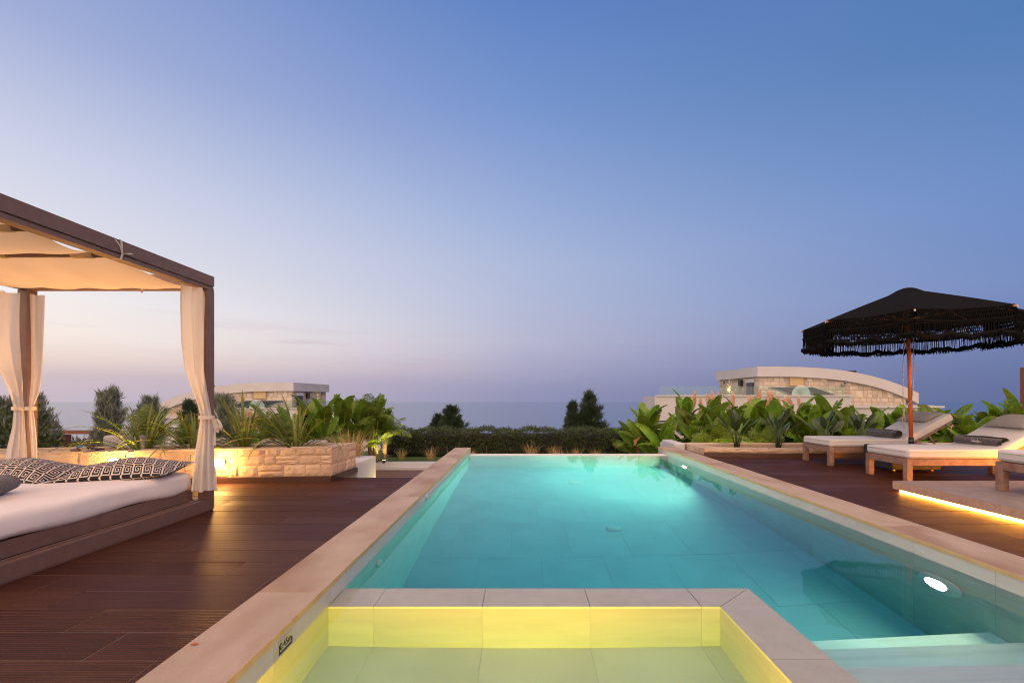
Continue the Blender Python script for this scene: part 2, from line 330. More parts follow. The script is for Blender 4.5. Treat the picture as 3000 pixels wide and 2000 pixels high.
def inst(name, me, parent=None, loc=None, rot=None, scale=None):
    o = bpy.data.objects.new(name, me); COL.objects.link(o)
    if parent is not None: o.parent = parent
    if loc is not None: o.location = loc
    if rot is not None: o.rotation_euler = rot
    if scale is not None: o.scale = scale
    return o
def tag(o, label, cat, group=None, kind=None):
    o['label'] = label; o['category'] = cat
    if group: o['group'] = group
    if kind: o['kind'] = kind
    return o
def thing(name, loc, label, cat, group=None, rz=0):
    o = bpy.data.objects.new(name, None); COL.objects.link(o); o.location = loc; o.rotation_euler = (0, 0, rz); o.empty_display_size = 0.1
    return tag(o, label, cat, group)
def struct(o): o['kind'] = 'structure'; return o
def copy_tree(o, parent=None):
    c = o.copy(); COL.objects.link(c); c.parent = parent
    for ch in [x for x in bpy.data.objects if x.parent == o]: copy_tree(ch, c)
    return c

# ------------------------------------------------------------------ ground, sea
def gz(x, y):
    if y < 13.5: return -0.62
    if y < 22: return -0.62 - (y - 13.5) / 8.5 * 3.9
    if y < 45: return -4.5 - (y - 22) / 23 * 1.0
    return -5.5 - (y - 45) / 255 * 60.0
g = MB(); xs = [-900, -300, -120, -60, -30, -15, -5, 5, 15, 30, 60, 120, 300, 900]; ys = [-300, -100, -30, 0.0, 10.2, 10.4, 13.5, 17, 22, 30, 45, 80, 150, 320]
g.v = [(x, y, gz(x, y) - (2.2 if -40 < x < 40 and y < 10.3 else 0)) for y in ys for x in xs]
nx = len(xs); g.f = [(j * nx + i, j * nx + i + 1, (j + 1) * nx + i + 1, (j + 1) * nx + i) for j in range(len(ys) - 1) for i in range(nx - 1)]; g.mi = [0] * len(g.f)
struct(g.build('ground', M['ground']))
struct(MB().add([(-16000, 200, -60), (16000, 200, -60), (16000, 7270, -60), (-16000, 7270, -60)], [(0, 1, 2, 3)]).build('sea', M['sea']))
struct(MB().add([(-12, 10.9, -0.5), (14, 10.9, -0.5), (14, 13.6, -0.52), (-12, 13.6, -0.52)], [(0, 1, 2, 3)]).build('lawn', M['lawn']))

# ------------------------------------------------------------------ decks
PW, PL = 0.2195, 1.21
pm = {k: MB().cbox(0, PL - 0.005, 0, PW - 0.005, -0.022, 0, 0.0012).mesh('plank', M[k]) for k in ('plank', 'plank_ridged')}
def lay_planks(parent, x0, x1, y0, y1, phase, keep=None):
    k0 = math.floor((y0 - 1.827) / PW)
    k = k0
    while 1.827 + k * PW < y1 - 0.02:
        ya = 1.827 + k * PW
        xa = -1.464 - 0.3025 * ((k + 1) % 4) + phase
        n0 = math.floor((x0 - xa) / PL)
        xx = xa + n0 * PL
        while xx < x1:
            a, b = max(xx, x0), min(xx + PL, x1)
            if b - a > 0.02 and (keep is None or keep((a + b) / 2, ya)):
                me = pm['plank_ridged' if random.random() < 0.55 else 'plank']
                h = min(PW, y1 - ya) / PW
                inst('plank', me, parent, (a, ya, random.uniform(-0.0008, 0.0008)), None, ((b - a) / PL, h, 1))
            xx += PL
        k += 1
deck_l = struct(MB().box(-9.5, -1.285, 0.3, 6.03, -0.62, -0.0022).build('wooden_deck', M['grout']))
lay_planks(deck_l, -5.9, -1.285, 1.38, 6.03, 0.0, lambda x, y: not (y > 5.9 and x < -2.9) and not (y > 5.75 and x < -3.6) and x > -1.35 * (y + .25) - 0.7)
deck_r = struct(MB().box(2.972, 10.5, 0.3, 8.4, -0.62, -0.0022).build('wooden_deck', M['grout']))
lay_planks(deck_r, 2.972, 8.6, 2.2, 8.3, 0.35, lambda x, y: x < 1.13 * (y + .3) + 0.7)
low = struct(MB().box(-9.5, -1.29, 6.031, 10.47, -0.9, -0.6).build('lower_terrace', M['lower_deck']))
kb = thing('garden_kerb', (0, 10.47, -0.6), 'low pale double kerb step between lower terrace and lawn', 'kerb')
MB().box(-9, 3.2, 0, 0.16, -0.02, 0.055).build('step', M['render'], kb)
MB().box(-9, 3.2, 0.161, 0.45, -0.02, 0.135).build('step', M['render'], kb)

# ------------------------------------------------------------------ pool
XL, XR, YF, YN, DP = -0.985, 2.65, 8.30, 0.35, 1.30
shell = MB()
shell.box(-1.283, XL - 0.0025, YN - 0.3, 8.66, -1.6, 0.079).box(XR + 0.0025, 2.97, YN - 0.3, 8.88, -1.6, 0.077)
shell.box(XL - 0.02, XR + 0.02, YN - 0.3, YN - 0.021, -1.6, 0.077).box(XL - 0.02, XR + 0.02, YF + 0.0025, YF + 0.3, -1.6, -0.018)
shell.box(XL - 0.02, XR + 0.02, YN - 0.02, YF + 0.02, -1.6, -DP - 0.003)
shell.box(1.02, 1.23, YN, 2.3, -DP - .02, -0.035).box(XL, 1.23, 2.3075, 2.503, -DP - .02, -0.035).box(XL, 1.0165, YN, 2.3065, -DP - .02, -0.4525)
pool = struct(shell.build('pool_shell', M['pool_grout']))
tile_u = MB().cbox(0, 1, 0, 1, -1, 0, 0.004).mesh('tile', M['pool_tile'])
def tile(name, x0, x1, y0, y1, z0, z1, m, parent=pool):
    o = MB().box(x0, x1, y0, y1, z0, z1).build(name, M[m] if isinstance(m, str) else m, parent); return o
gp = 0.0016
TW = 0.535
def rows(): return [(-0.42, None), (-0.86, -0.42), (-DP, -0.86)]
for side, xf, top in ((-1, XL, 0.080), (1, XR, 0.078)):
    ye = 8.66 if side < 0 else 8.88
    k = 0
    yj = (1.80 if side < 0 else 3.62) - 6 * TW
    while yj < ye:
        a, b = max(yj, YN), min(yj + TW, ye)
        if b - a > 0.03:
            for (z0, z1) in rows():
                z1 = top if z1 is None else z1
                if side < 0: tile('wall_tile', xf - 0.02, xf, a + gp / 2, b - gp / 2, z0 + gp / 2, z1 - gp / 2 if z1 != top else z1, 'pool_tile')
                else: tile('wall_tile', xf, xf + 0.02, a + gp / 2, b - gp / 2, z0 + gp / 2, z1 - gp / 2 if z1 != top else z1, 'pool_tile')
        yj += TW
for xj in np.arange(XL, XR, 0.552):
    a, b = xj, min(xj + 0.552, XR)
    if b - a < 0.03: continue
    for (z0, z1) in [(-0.62, -0.017), (-DP, -0.62)]:
        tile('wall_tile', a + gp / 2, b - gp / 2, YF, YF + 0.02, z0 + gp / 2, z1 - gp / 2, 'pool_tile')
    tile('weir_slab', a + gp / 2, b - gp / 2, YF, YF + 0.30, -0.016, 0.003, 'rim')
nr = 0
for yj in np.arange(2.5, YF, 0.9):
    nr += 1
    for xj in np.arange(XL - (0.29 if nr % 2 else 0), XR, 0.58):
        a, b = max(xj, XL), min(xj + 0.58, XR); c, d = yj, min(yj + 0.9, YF)
        if b - a > 0.03 and d - c > 0.03: tile('floor_tile', a + gp, b - gp, c + gp, d - gp, -DP - 0.02, -DP + random.uniform(-0.002, 0.001), 'pool_floor')
# shallow tub
jx = [XL, -0.754, -0.204, 0.342, 0.906, 1.005]
for a, b in zip(jx[:-1], jx[1:]):
    tile('tub_tile', a + gp / 2, b - gp / 2, 2.305, 2.324, -0.45, -0.028, 'pool_tile')
    for c, d in ((YN, 1.02), (1.02, 1.82), (1.82, 2.305)):
        tile('tub_tile', a + gp / 2, b - gp / 2, c + gp / 2, d - gp / 2, -0.471, -0.45, 'pool_tile')
for c, d in ((YN, 0.75), (0.75, 1.30), (1.30, 1.84), (1.84, 2.304)):
    tile('tub_tile', 1.001, 1.019, c + gp / 2, d - gp / 2, -0.45, -0.028, 'pool_tile')
tile('tub_tile', XL, 1.0, YN - 0.02, YN, -0.45, 0.07, 'pool_tile')
# rim of the tub, mitred at the corner
jr = [XL, -0.754, -0.204, 0.342, 0.906]
for a, b in zip(jr[:-1], jr[1:]): tile('rim_slab', a + 0.0015, b - 0.0015, 2.303, 2.523, -0.034, -0.008, 'rim')
def prism(poly, z0, z1):
    n = len(poly)
    return MB().add([(x, y, z0) for x, y in poly] + [(x, y, z1) for x, y in poly], [tuple(range(n))[::-1], tuple(range(n, 2 * n))] + [(i, (i + 1) % n, n + (i + 1) % n, n + i) for i in range(n)])
prism([(0.909, 2.303), (0.998, 2.303), (1.247, 2.523), (0.909, 2.523)], -0.034, -0.008).build('rim_slab', M['rim'], pool)
prism([(1.000, 2.301), (1.000, 1.842), (1.250, 1.842), (1.250, 2.521)], -0.034, -0.008).build('rim_slab', M['rim'], pool)
for c, d in ((0.4, 0.72), (0.723, 1.28), (1.283, 1.839)): tile('rim_slab', 1.0, 1.25, c, d, -0.034, -0.008, 'rim')
for a, b in zip([XL, -.4, .2, .8], [-.4, .2, .8, 1.231]): tile('rim_tile', a + gp / 2, b - gp / 2, 2.504, 2.52, -DP, -0.036, 'pool_tile')
tile('rim_tile', 1.231, 1.247, 1.2, 2.5, -DP, -0.036, 'pool_tile')
# entry steps
for yn, z in ((2.58, -0.77), (2.285, -0.49), (1.95, -0.235)):
    tile('step', 1.2505, XR - 0.001, YN, yn, z - 0.30, z, 'step_stone')
# coping
def coping(x0, x1, yend, inner_is_right, z0, z1, parts):
    me_c = {}
    y = YN - 0.3; step = (yend - y) / parts
    for i in range(parts):
        a, b = y + i * step + 0.001, y + (i + 1) * step - 0.001
        mb = MB(); mb.cbox(x0, x1, a, b, z0, z1, 0.002)
        mi = []
        for f in mb.f:
            c = sum((Vector(mb.v[k]) for k in f), Vector()) / len(f)
            mi.append(1 if (abs(c.x - (x1 if inner_is_right else x0)) < 0.0015) else 0)
        mb.mi = mi
        mb.build('coping_stone', [M['coping'], M['coping_edge']], pool)
coping(-1.285, XL + 0.004, 8.67, True, 0.0805, 0.110, 8)
coping(XR - 0.004, 2.972, 8.90, False, 0.0785, 0.107, 8)
# water
wb = MB().box(XL - 0.01, XR + 0.01, YN - 0.01, YF + 0.008, -DP - 0.01, 0.0)
struct(wb.build('pool_water', M['pool_water']))
# fittings
def disc(name, parent, org, r, axis, m, h=0.012, n=24):
    return MB().lathe([(r * 0.001, 0), (r, 0), (r, h * 0.6), (r * 0.9, h), (r * 0.001, h)], n, org, axis).build(name, m, parent, True)
def pool_light(y, z, power, label):
    t = thing('pool_light', (XR, y, z), label, 'pool light', 'underwater lamps in the right pool wall')
    MB().lathe([(0.071, 0.0), (0.15, -0.004), (0.15, -0.014), (0.135, -0.022), (0.071, -0.025)], 32, (0, 0, 0), 'X').build('surround', M['abs_white'], t, True)
    MB().lathe([(0.001, -0.030), (0.045, -0.030), (0.066, -0.027), (0.07, -0.002)], 32, (0, 0, 0), 'X').build('lens', M['pool_lens'], t, True)
    ld = bpy.data.lights.new('pool_lamp', 'AREA'); ld.shape = 'DISK'; ld.size = 0.15; ld.energy = power; ld.color = (1.0, 0.62, 0.33); ld.spread = R(168)
    lo = bpy.data.objects.new('pool_lamp', ld); COL.objects.link(lo); lo.parent = t; lo.location = (-0.04, 0, 0)
    lo.rotation_euler = Vector((-1, 0.0, -0.02)).to_track_quat('-Z', 'Y').to_euler()
    return t
pool_light(2.88, -0.40, 22, 'round underwater lamp glowing in the right wall beside the steps')
pool_light(7.35, -0.38, 390, 'round underwater lamp glowing at the far right end of the pool')
tl = thing('pool_light', (0.05, YN, -0.14), 'warm underwater lamp in the near wall of the shallow tub', 'pool light')
MB().lathe([(0.001, 0.02), (0.06, 0.02), (0.085, 0.012), (0.085, -0.002)], 24, (0, 0, 0), 'Y').build('lens', M['garden_lens'], tl, True)
ld = bpy.data.lights.new('tub_lamp', 'AREA'); ld.shape = 'DISK'; ld.size = 0.25; ld.energy = 215; ld.color = (1.0, 0.245, 0.012)
lo = bpy.data.objects.new('tub_lamp', ld); COL.objects.link(lo); lo.parent = tl; lo.location = (0, 0.05, 0); lo.rotation_euler = (R(90), 0, 0); lo.rotation_euler = Vector((0, 1, -0.40)).to_track_quat('-Z', 'Y').to_euler()
for (x, y) in ((1.0, 5.0), (0.80, 7.05)):
    d = disc('floor_drain', pool, (x, y, -DP), 0.085, 'Z', M['pool_tile'], 0.008)
inl = disc('wall_inlet', pool, (XL, 3.1, -0.2), 0.045, 'X', M['abs_white'], 0.02)
# depth sign 0.45m
sg = thing('depth_sign', (XL, 1.887, 0.040), 'small black plate reading 0.45m on the left pool wall', 'sign')
MB().box(0.0005, 0.003, -0.052, 0.052, -0.028, 0.026).build('plate', M['sign_plate'], sg)
fr = MB(); fr.box(0.003, 0.0045, -0.052, -0.047, -0.028, 0.012).box(0.003, 0.0045, -0.047, 0.047, -0.028, -0.0195).box(0.003, 0.0045, 0.047, 0.052, -0.028, 0.0)
fr.build('frame', M['sign_black'], sg)
def text(body, size, parent, loc, rot, m, name='lettering', ext=0.0008, sx=1.0):
    cu = bpy.data.curves.new(name, 'FONT'); cu.body = body; cu.size = size; cu.extrude = ext; cu.align_x = 'CENTER'; cu.align_y = 'CENTER'
    tmp = bpy.data.objects.new('tmp', cu); COL.objects.link(tmp); bpy.context.view_layer.update()
    me = bpy.data.meshes.new_from_object(tmp.evaluated_get(bpy.context.evaluated_depsgraph_get())); bpy.data.objects.remove(tmp); bpy.data.curves.remove(cu)
    me.name = name; me.materials.clear(); me.materials.append(m)
    return inst(name, me, parent, loc, rot, (sx, 1, 1))
text('0.45m', 0.040, sg, (0.0035, 0, 0.001), (R(90), 0, R(90)), M['sign_black'], sx=0.92)
s2 = thing('depth_sign', (XL, 4.66, 0.04), 'small pale blue plate with dark edge far along the left wall', 'sign')
MB().box(0.0005, 0.003, -0.05, 0.05, -0.028, 0.026).build('plate', M['abs_white'], s2)
MB().box(0.003, 0.0045, -0.05, -0.035, -0.028, 0.02).box(0.003, 0.0045, -0.035, 0.05, -0.028, -0.02).build('frame', mat('sign_blue', (0.03, 0.10, 0.18)), s2)

lf = MB(); lf.add([(0, 0, 0), (0.018, 0.007, 0.006), (0.036, 0.002, 0.002), (0.020, -0.008, 0.004)], [(0, 1, 2, 3)]); lf.add([(0.036, 0.002, 0.002), (0.05, 0.004, 0.003), (0.05, 0.0055, 0.003)], [(0, 1, 2)])
tag(lf.build('fallen_leaf', mat('fallen_leaf', (0.38, 0.10, 0.02), rough=0.8), None, False, (-1.27, 1.735, 0.1115)), 'small rusty fallen leaf on the left pool coping', 'leaf')
# ------------------------------------------------------------------ stone planters
def rough_stone(seed):
    rr = random.Random(seed); mb = MB(); nu, nv = 5, 4
    def fn(u, v):
        e = min(u, 1 - u, v, 1 - v)
        dx = rr.uniform(-0.015, 0.015) if e == 0 else rr.uniform(-0.03, 0.03); dz = rr.uniform(-0.025, 0.025) if e == 0 else rr.uniform(-0.03, 0.03)
        y = 0.28 if e == 0 else rr.uniform(-0.09, 0.09)
        return (u + dx, y, v + dz)
    mb.grid(fn, nu, nv)
    ring = [i for i in range(nu + 1)] + [(j) * (nu + 1) + nu for j in range(1, nv + 1)] + [nv * (nu + 1) + i for i in range(nu - 1, -1, -1)] + [j * (nu + 1) for j in range(nv - 1, 0, -1)]
    base = len(mb.v)
    for i in ring: x, y, z = mb.v[i]; mb.v.append((x, 1.0, z))
    n = len(ring); mb.f += [(ring[i], base + i, base + (i + 1) % n, ring[(i + 1) % n]) for i in range(n)]
    mb.mi = [0] * len(mb.f)
    return mb
stone_m = [rough_stone(i).mesh('stone', M['stone']) for i in range(8)]
hstone_m = [rough_stone(50 + i).mesh('stone', M['house_stone']) for i in range(5)]
def ashlar(length, height, hmin, hmax, wmin, wmax, rr):
    "random coursed rubble -> list of (u0,u1,v0,v1)"
    out = []; v = 0
    while v < height - 0.01:
        h = rr.uniform(hmin, hmax)
        if height - v - h < hmin: h = height - v
        u = 0
        while u < length - 0.01:
            w = rr.uniform(wmin, wmax)
            if length - u - w < wmin * 0.6: w = length - u
            if h > hmax * 0.72 and rr.random() < 0.35 and w > wmin * 1.2:
                hh = h * rr.uniform(0.4, 0.6); out += [(u, u + w, v, v + hh), (u, u + w, v + hh, v + h)]
            else: out.append((u, u + w, v, v + h))
            u += w
        v += h
    return out
def stone_face(parent, p0, p1, z0, z1, depth, proud, sizes, rr, meshes=stone_m, gap=0.010, keep=None):
    p0 = Vector((*p0, 0)); p1 = Vector((*p1, 0)); d = p1 - p0; L = d.length; ang = math.atan2(d.y, d.x)
    for (a, b, c, e) in ashlar(L, z1 - z0, *sizes, rr):
        if keep and not keep((a + b) / 2, z0 + e, b - a): continue
        pos = p0 + d.normalized() * (a + gap / 2)
        inst('stone', rr.choice(meshes), parent, (pos.x, pos.y, z0 + c + gap / 2), (0, 0, ang), (b - a - gap, depth * rr.uniform(0.85, 1.2), e - c - gap))
rr = random.Random(3)
pl = thing('stone_planter', (0, 0, 0), 'long rough stone planter wall behind the daybed with glowing lamps', 'planter')
path = [(-8.2, 4.55), (-5.55, 5.21), (-3.8, 5.60), (-2.41, 5.75), (-2.36, 6.46)]
core = MB()
tk = 0.17
inner = [(-8.2, 4.74), (-5.58, 5.40), (-3.82, 5.785), (-2.60, 5.93), (-2.55, 6.30)]
outb = [(-8.2, 5.35), (-5.6, 5.95), (-3.9, 6.32), (-2.55, 6.46)]
def wallseg(a, b, c, d, z0, z1):
    core.add([(*a, z0), (*b, z0), (*c, z0), (*d, z0), (*a, z1), (*b, z1), (*c, z1), (*d, z1)], [(0, 3, 2, 1), (4, 5, 6, 7), (0, 1, 5, 4), (1, 2, 6, 5), (2, 3, 7, 6), (3, 0, 4, 7)])
def inset(p, q, d):
    v = Vector((q[0] - p[0], q[1] - p[1])); n = Vector((-v.y, v.x)).normalized() * d
    return (p[0] + n.x, p[1] + n.y), (q[0] + n.x, q[1] + n.y)
for p, q, i, j in zip(path[:-1], path[1:], inner[:-1], inner[1:]):
    a, b = inset(p, q, 0.013); wallseg(a, b, j, i, -0.02, 0.412)
for p, q in zip(outb[:-1], outb[1:]):
    a, b = inset(p, q, -0.16); wallseg(a, b, q, p, -0.62, 0.418)
core.build('wall_core', M['mortar'], pl)
for p, q in zip(path[:-1], path[1:]):
    near = p[0] < -4
    stone_face(pl, p, q, 0.072 if p[1] < 5.74 else 0.07, 0.426, 0.034, 0.02, (0.15, 0.27, 0.20, 0.48) if near else (0.09, 0.15, 0.11, 0.32), rr)
# flat top stones
for p, q, i, j in zip(path[:-1], path[1:], inner[:-1], inner[1:]):
    L = (Vector(q) - Vector(p)).length; n = max(2, int(L / 0.38)); ts = [0] + sorted(min(1, max(0, (k + rr.uniform(-.2, .2)) / n)) for k in range(1, n)) + [1]
    for a, b in zip(ts[:-1], ts[1:]):
        a += 0.012; b -= 0.012
        A = [Vector(p).lerp(Vector(q), a), Vector(p).lerp(Vector(q), b), Vector(i).lerp(Vector(j), b), Vector(i).lerp(Vector(j), a)]
        c = sum(A, Vector((0, 0))) / 4; A = [c + (v - c) * 0.96 for v in A]
        h = 0.424 + rr.uniform(-.003, .004)
        mb = MB(); mb.add([(v.x, v.y, 0.40) for v in A] + [(v.x + rr.uniform(-.008, .008), v.y + rr.uniform(-.006, .006), h) for v in A], [(4, 5, 6, 7), (0, 1, 5, 4), (1, 2, 6, 5), (2, 3, 7, 6), (3, 0, 4, 7)])
        mb.build('stone', M['stone'], pl)
MB().add([(*inner[0], 0.33), (*inner[1], 0.33), (*inner[2], 0.33), (*inner[3], 0.33), (*inner[4], 0.33), (-3.9, 6.3, .33), (-5.6, 5.93, 0.33), (-8.2, 5.33, .33)], [tuple(range(8))]).build('soil', M['soil'], pl)
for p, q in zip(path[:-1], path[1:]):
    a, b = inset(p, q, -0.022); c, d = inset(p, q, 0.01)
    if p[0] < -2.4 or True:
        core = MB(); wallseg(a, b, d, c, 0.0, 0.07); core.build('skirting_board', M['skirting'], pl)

pr = thing('stone_planter', (0, 0, 0), 'low stone planter with broad pale rim behind the sun loungers', 'planter')
path2 = [(3.20, 9.33), (3.27, 8.19), (4.90, 8.02), (6.6, 8.0), (9.5, 8.25)]
inner2 = [(3.40, 9.1), (3.62, 8.42), (4.95, 8.24), (6.6, 8.22), (9.5, 8.45)]
core = MB()
for p, q, i, j in zip(path2[:-1], path2[1:], inner2[:-1], inner2[1:]):
    a, b = inset(p, q, 0.015); wallseg(a, b, j, i, -0.6, 0.135)
wallseg((3.2, 9.31), (3.42, 9.05), (9.6, 9.05), (9.6, 9.31), -0.6, 0.138)
core.build('wall_core', M['mortar'], pr)
for n_, (p, q) in enumerate(zip(path2[:-1], path2[1:])):
    stone_face(pr, p, q, 0.078 if n_ else 0.0, 0.148, 0.045, 0.02, (0.05, 0.075, 0.2, 0.55) if n_ else (0.12, 0.15, 0.2, 0.4), rr)
for p, q, i, j in zip(path2[:-1], path2[1:], inner2[:-1], inner2[1:]):
    L = (Vector(q) - Vector(p)).length; n = max(2, int(L / 0.45))
    for k in range(n):
        A = [Vector(p).lerp(Vector(q), k / n), Vector(p).lerp(Vector(q), (k + 1) / n), Vector(i).lerp(Vector(j), (k + 1) / n), Vector(i).lerp(Vector(j), k / n)]
        c = sum(A, Vector((0, 0))) / 4; A = [c + (v - c) * 0.96 for v in A]
        mb = MB(); mb.add([(v.x, v.y, 0.12) for v in A] + [(v.x + rr.uniform(-.008, .008), v.y + rr.uniform(-.006, .006), 0.147 + rr.uniform(-.003, .003)) for v in A], [(4, 5, 6, 7), (0, 1, 5, 4), (1, 2, 6, 5), (2, 3, 7, 6), (3, 0, 4, 7)])
        mb.build('stone', M['stone'], pr)
for k in range(11):
    a = 3.35 + k * 0.55; mb = MB(); mb.cbox(a + 0.01, a + 0.54, 9.06, 9.30, 0.1, 0.146 + rr.uniform(-.004, .004), 0.01); mb.build('stone', M['stone'], pr)
MB().add([(3.45, 9.1, 0.04), (3.6, 8.4, 0.04), (4.95, 8.2, 0.04), (9.5, 8.4, 0.04), (9.5, 9.1, 0.04)], [(0, 1, 2, 3, 4)]).build('soil', M['soil'], pr)
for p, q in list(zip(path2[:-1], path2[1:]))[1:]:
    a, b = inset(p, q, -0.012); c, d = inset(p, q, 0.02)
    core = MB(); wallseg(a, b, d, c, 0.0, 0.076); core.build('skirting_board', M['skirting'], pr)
ww = thing('garden_wall', (0, 0, 0), 'white rendered block wall lit warm at the end of the left planter', 'wall')
MB().rbox(-2.75, -2.345, 6.48, 7.27, -0.62, 0.13, 0.006, 2).build('block', M['render_dim'], ww)
wr = thing('garden_wall', (0, 0, 0), 'short white rounded wall end behind the right coping', 'wall')
MB().rbox(2.98, 3.19, 8.92, 9.75, -0.62, 0.17, 0.03, 3).build('block', M['render'], wr)
MB().rbox(3.0, 3.12, 9.76, 9.95, -0.62, 0.10, 0.03, 3).build('block', M['render'], wr)

# wall lamps on the planter
def wall_lamp(x, y, z, ang, label):
    t = thing('wall_lamp', (x, y, z), label, 'wall lamp', 'wall lamps on the long stone planter', ang)
    MB().lathe([(0.001, 0.04), (0.048, 0.04), (0.05, 0.0), (0.046, -0.012), (0.001, -0.012)], 20, (0, 0, 0), 'Y').build('housing', M['grey_metal'], t, True)
    MB().lathe([(0.004, -0.054), (0.028, -0.050), (0.048, -0.036), (0.056, -0.014), (0.055, 0.004)], 20, (0, 0, 0), 'Y').build('lens', M['lamp'], t, True)
x, y, z = W(335, 1356, 5.30); wall_lamp(x, y, z, math.atan2(0.39, 1.75), 'glowing round wall lamp seen above the patterned cushions')
x, y, z = W(643, 1355, 5.54); wall_lamp(x, y, z, math.atan2(0.17, 1.4), 'glowing round wall lamp just right of the daybed post')

# ------------------------------------------------------------------ cabana daybed
cb = thing('cabana_daybed', (-3.815, 3.3, 0), 'brown framed cabana daybed with cream fabric roof beside the pool', 'daybed')
cb_o = Vector((-3.815, 3.3, 0))
def CB(name, mb, m, smooth=False):
    mb.v = [tuple(Vector(v) - cb_o) for v in mb.v]; return mb.build(name, m, cb, smooth)
X0, X1, Y0, Y1 = -4.70, -2.93, 2.27, 4.325
ht = 2.2; pw = 0.09
for (x, y) in ((X0, Y0), (X1 - pw, Y0), (X0, Y1 - pw), (X1 - pw, Y1 - pw)):
    CB('post', MB().box(x, x + pw, y, y + pw, 0.112, ht - 0.137), M['cabana'])
def beam_y(x, out):
    mb = MB()
    e = 0.014
    if out > 0: mb.box(x, x + pw, Y0, Y1, ht - 0.095, ht).box(x, x + pw - e, Y0, Y1, ht - 0.107, ht - 0.095).box(x, x + pw - 0.004, Y0, Y1, ht - 0.135, ht - 0.107)
    else: mb.box(x, x + pw, Y0, Y1, ht - 0.095, ht).box(x + e, x + pw, Y0, Y1, ht - 0.107, ht - 0.095).box(x + 0.004, x + pw, Y0, Y1, ht - 0.135, ht - 0.107)
    return mb
CB('roof_beam', beam_y(X1 - pw, 1), M['cabana']); CB('roof_beam', beam_y(X0, -1), M['cabana'])
for y in (Y0, Y1 - pw): CB('roof_beam', MB().box(X0 + pw + 0.001, X1 - pw - 0.001, y, y + pw, ht - 0.134, ht - 0.001), M['cabana'])
for x in (X0, X1 - pw): CB('base_rail', MB().box(x, x + pw, Y0, Y1, 0.012, 0.11).box(x + 0.004, x + pw - 0.004, Y0 + .004, Y1 - .004, 0, 0.012), M['cabana'])
for y in (Y0, Y1 - pw): CB('base_rail', MB().box(X0 + pw + 0.001, X1 - pw - 0.001, y, y + pw, 0, 0.108), M['cabana'])
CB('ledge_trim', MB().box(X1 - 0.066, X1 - 0.048, Y0 + pw, Y1 - pw, 0.1105, 0.121), M['cabana'])
CB('bed_platform', MB().box(X0 + 0.1, X1 - 0.112, Y0 + 0.05, Y1 - 0.13, 0.111, 0.212), M['cabana'])
bars = (2.79, 3.31)
for y in bars: CB('crossbar', MB().tube([(X0 + pw, y, 2.092), (X1 - pw, y, 2.092)], 0.021, 10), M['cabana'], True)
# sagging roof cloth
ends = [Y0 + 0.06] + list(bars) + [Y1 - pw - 0.012]
def roof(u, v):
    x = X0 + pw + 0.004 + u * (X1 - X0 - 2 * pw - 0.008); y = ends[0] + v * (ends[-1] - ends[0])
    for a, b, sag in zip(ends[:-1], ends[1:], (0.06, 0.075, 0.0)):
        if a <= y <= b + 1e-6:
            t = (y - a) / (b - a); z = 2.122 - sag * math.sin(math.pi * t)
            if b == ends[-1]: z = 2.122 - 0.085 * (math.sin(math.pi * min(1, t * 0.80)) ** 1.1) * (0.8 + 0.3 * math.sin(2 * math.pi * u * 2 - 1.2) ** 2 * t)
            break
    edge = 1 - (2 * u - 1) ** 6
    return (x, y, z - 0.012 * edge + 0.004 * math.sin(u * 23 + y * 7))
CB('roof_cloth', MB().grid(roof, 40, 60), M['canopy'], True)
for y in bars:
    for xx in (-4.5, -3.9, -3.27):
        CB('fabric_loop', MB().tube([(xx, y, 2.092), (xx + 0.15, y, 2.092)], 0.028, 12), M['canopy'], True)
def ribbon_bow(o, mb_parent):
    mb = MB(); x, y, z = o
    def strip(pts, w):
        vs = []; fs = []
        for i, p in enumerate(pts): vs += [(p[0], p[1] - w / 2, p[2]), (p[0], p[1] + w / 2, p[2])]
        for i in range(len(pts) - 1): fs.append((2 * i, 2 * i + 1, 2 * i + 3, 2 * i + 2))
        mb.add(vs, fs)
    strip([(x - 0.03, y, ht + 0.003), (x + 0.003, y, ht + 0.003), (x + 0.004, y + 0.004, ht - 0.06), (x + 0.005, y + 0.006, ht - 0.1), (x + 0.003, y - .004, ht - 0.137), (x - 0.05, y - .01, ht - 0.139)], 0.018)
    strip([(x + 0.006, y + 0.006, ht - 0.092), (x + 0.02, y - 0.03, ht - 0.05), (x + 0.012, y - 0.06, ht - 0.012)], 0.014)
    strip([(x + 0.006, y + 0.006, ht - 0.096), (x + 0.025, y + 0.04, ht - 0.085), (x + 0.02, y + 0.075, ht - 0.075)], 0.03)
    return mb
CB('ribbon_bow', ribbon_bow((X1, 3.32, 0), None), M['ribbon'])
CB('ribbon_bow', MB().box(-3.55, -3.53, Y1 - pw - 0.004, Y1 - pw - 0.001, 2.03, 2.2), M['ribbon'])

# mattress
def mattress(u, v):
    pass
mt = MB(); mt.rbox(-4.62, -3.035, 2.30, 4.19, 0.2125, 0.372, 0.05, 4)
bm = bmesh.new(); me = mt.mesh('mattress', M['fabric'], True); bm.from_mesh(me)
bmesh.ops.subdivide_edges(bm, edges=[e for e in bm.edges if e.calc_length() > 0.3], cuts=24, use_grid_fill=True)
from mathutils import noise as mnoise
for v in bm.verts:
    n1 = mnoise.noise(Vector((v.co.x * 1.6, v.co.y * 2.6, 0.3))); n2 = mnoise.noise(Vector((v.co.x * 5, v.co.y * 9, v.co.z * 9)))
    if v.co.z > 0.24: v.co.z += 0.008 * n1 + 0.006 * n2
    if v.co.x > -3.08 and v.co.z < 0.36: v.co.x += 0.022 * mnoise.noise(Vector((v.co.y * 3.2, v.co.z * 6, 2))) + 0.008
    if v.co.x > -3.2 and v.co.z < 0.25: v.co.z += -0.006 + 0.030 * mnoise.noise(Vector((v.co.y * 2.4, 4, 1)))
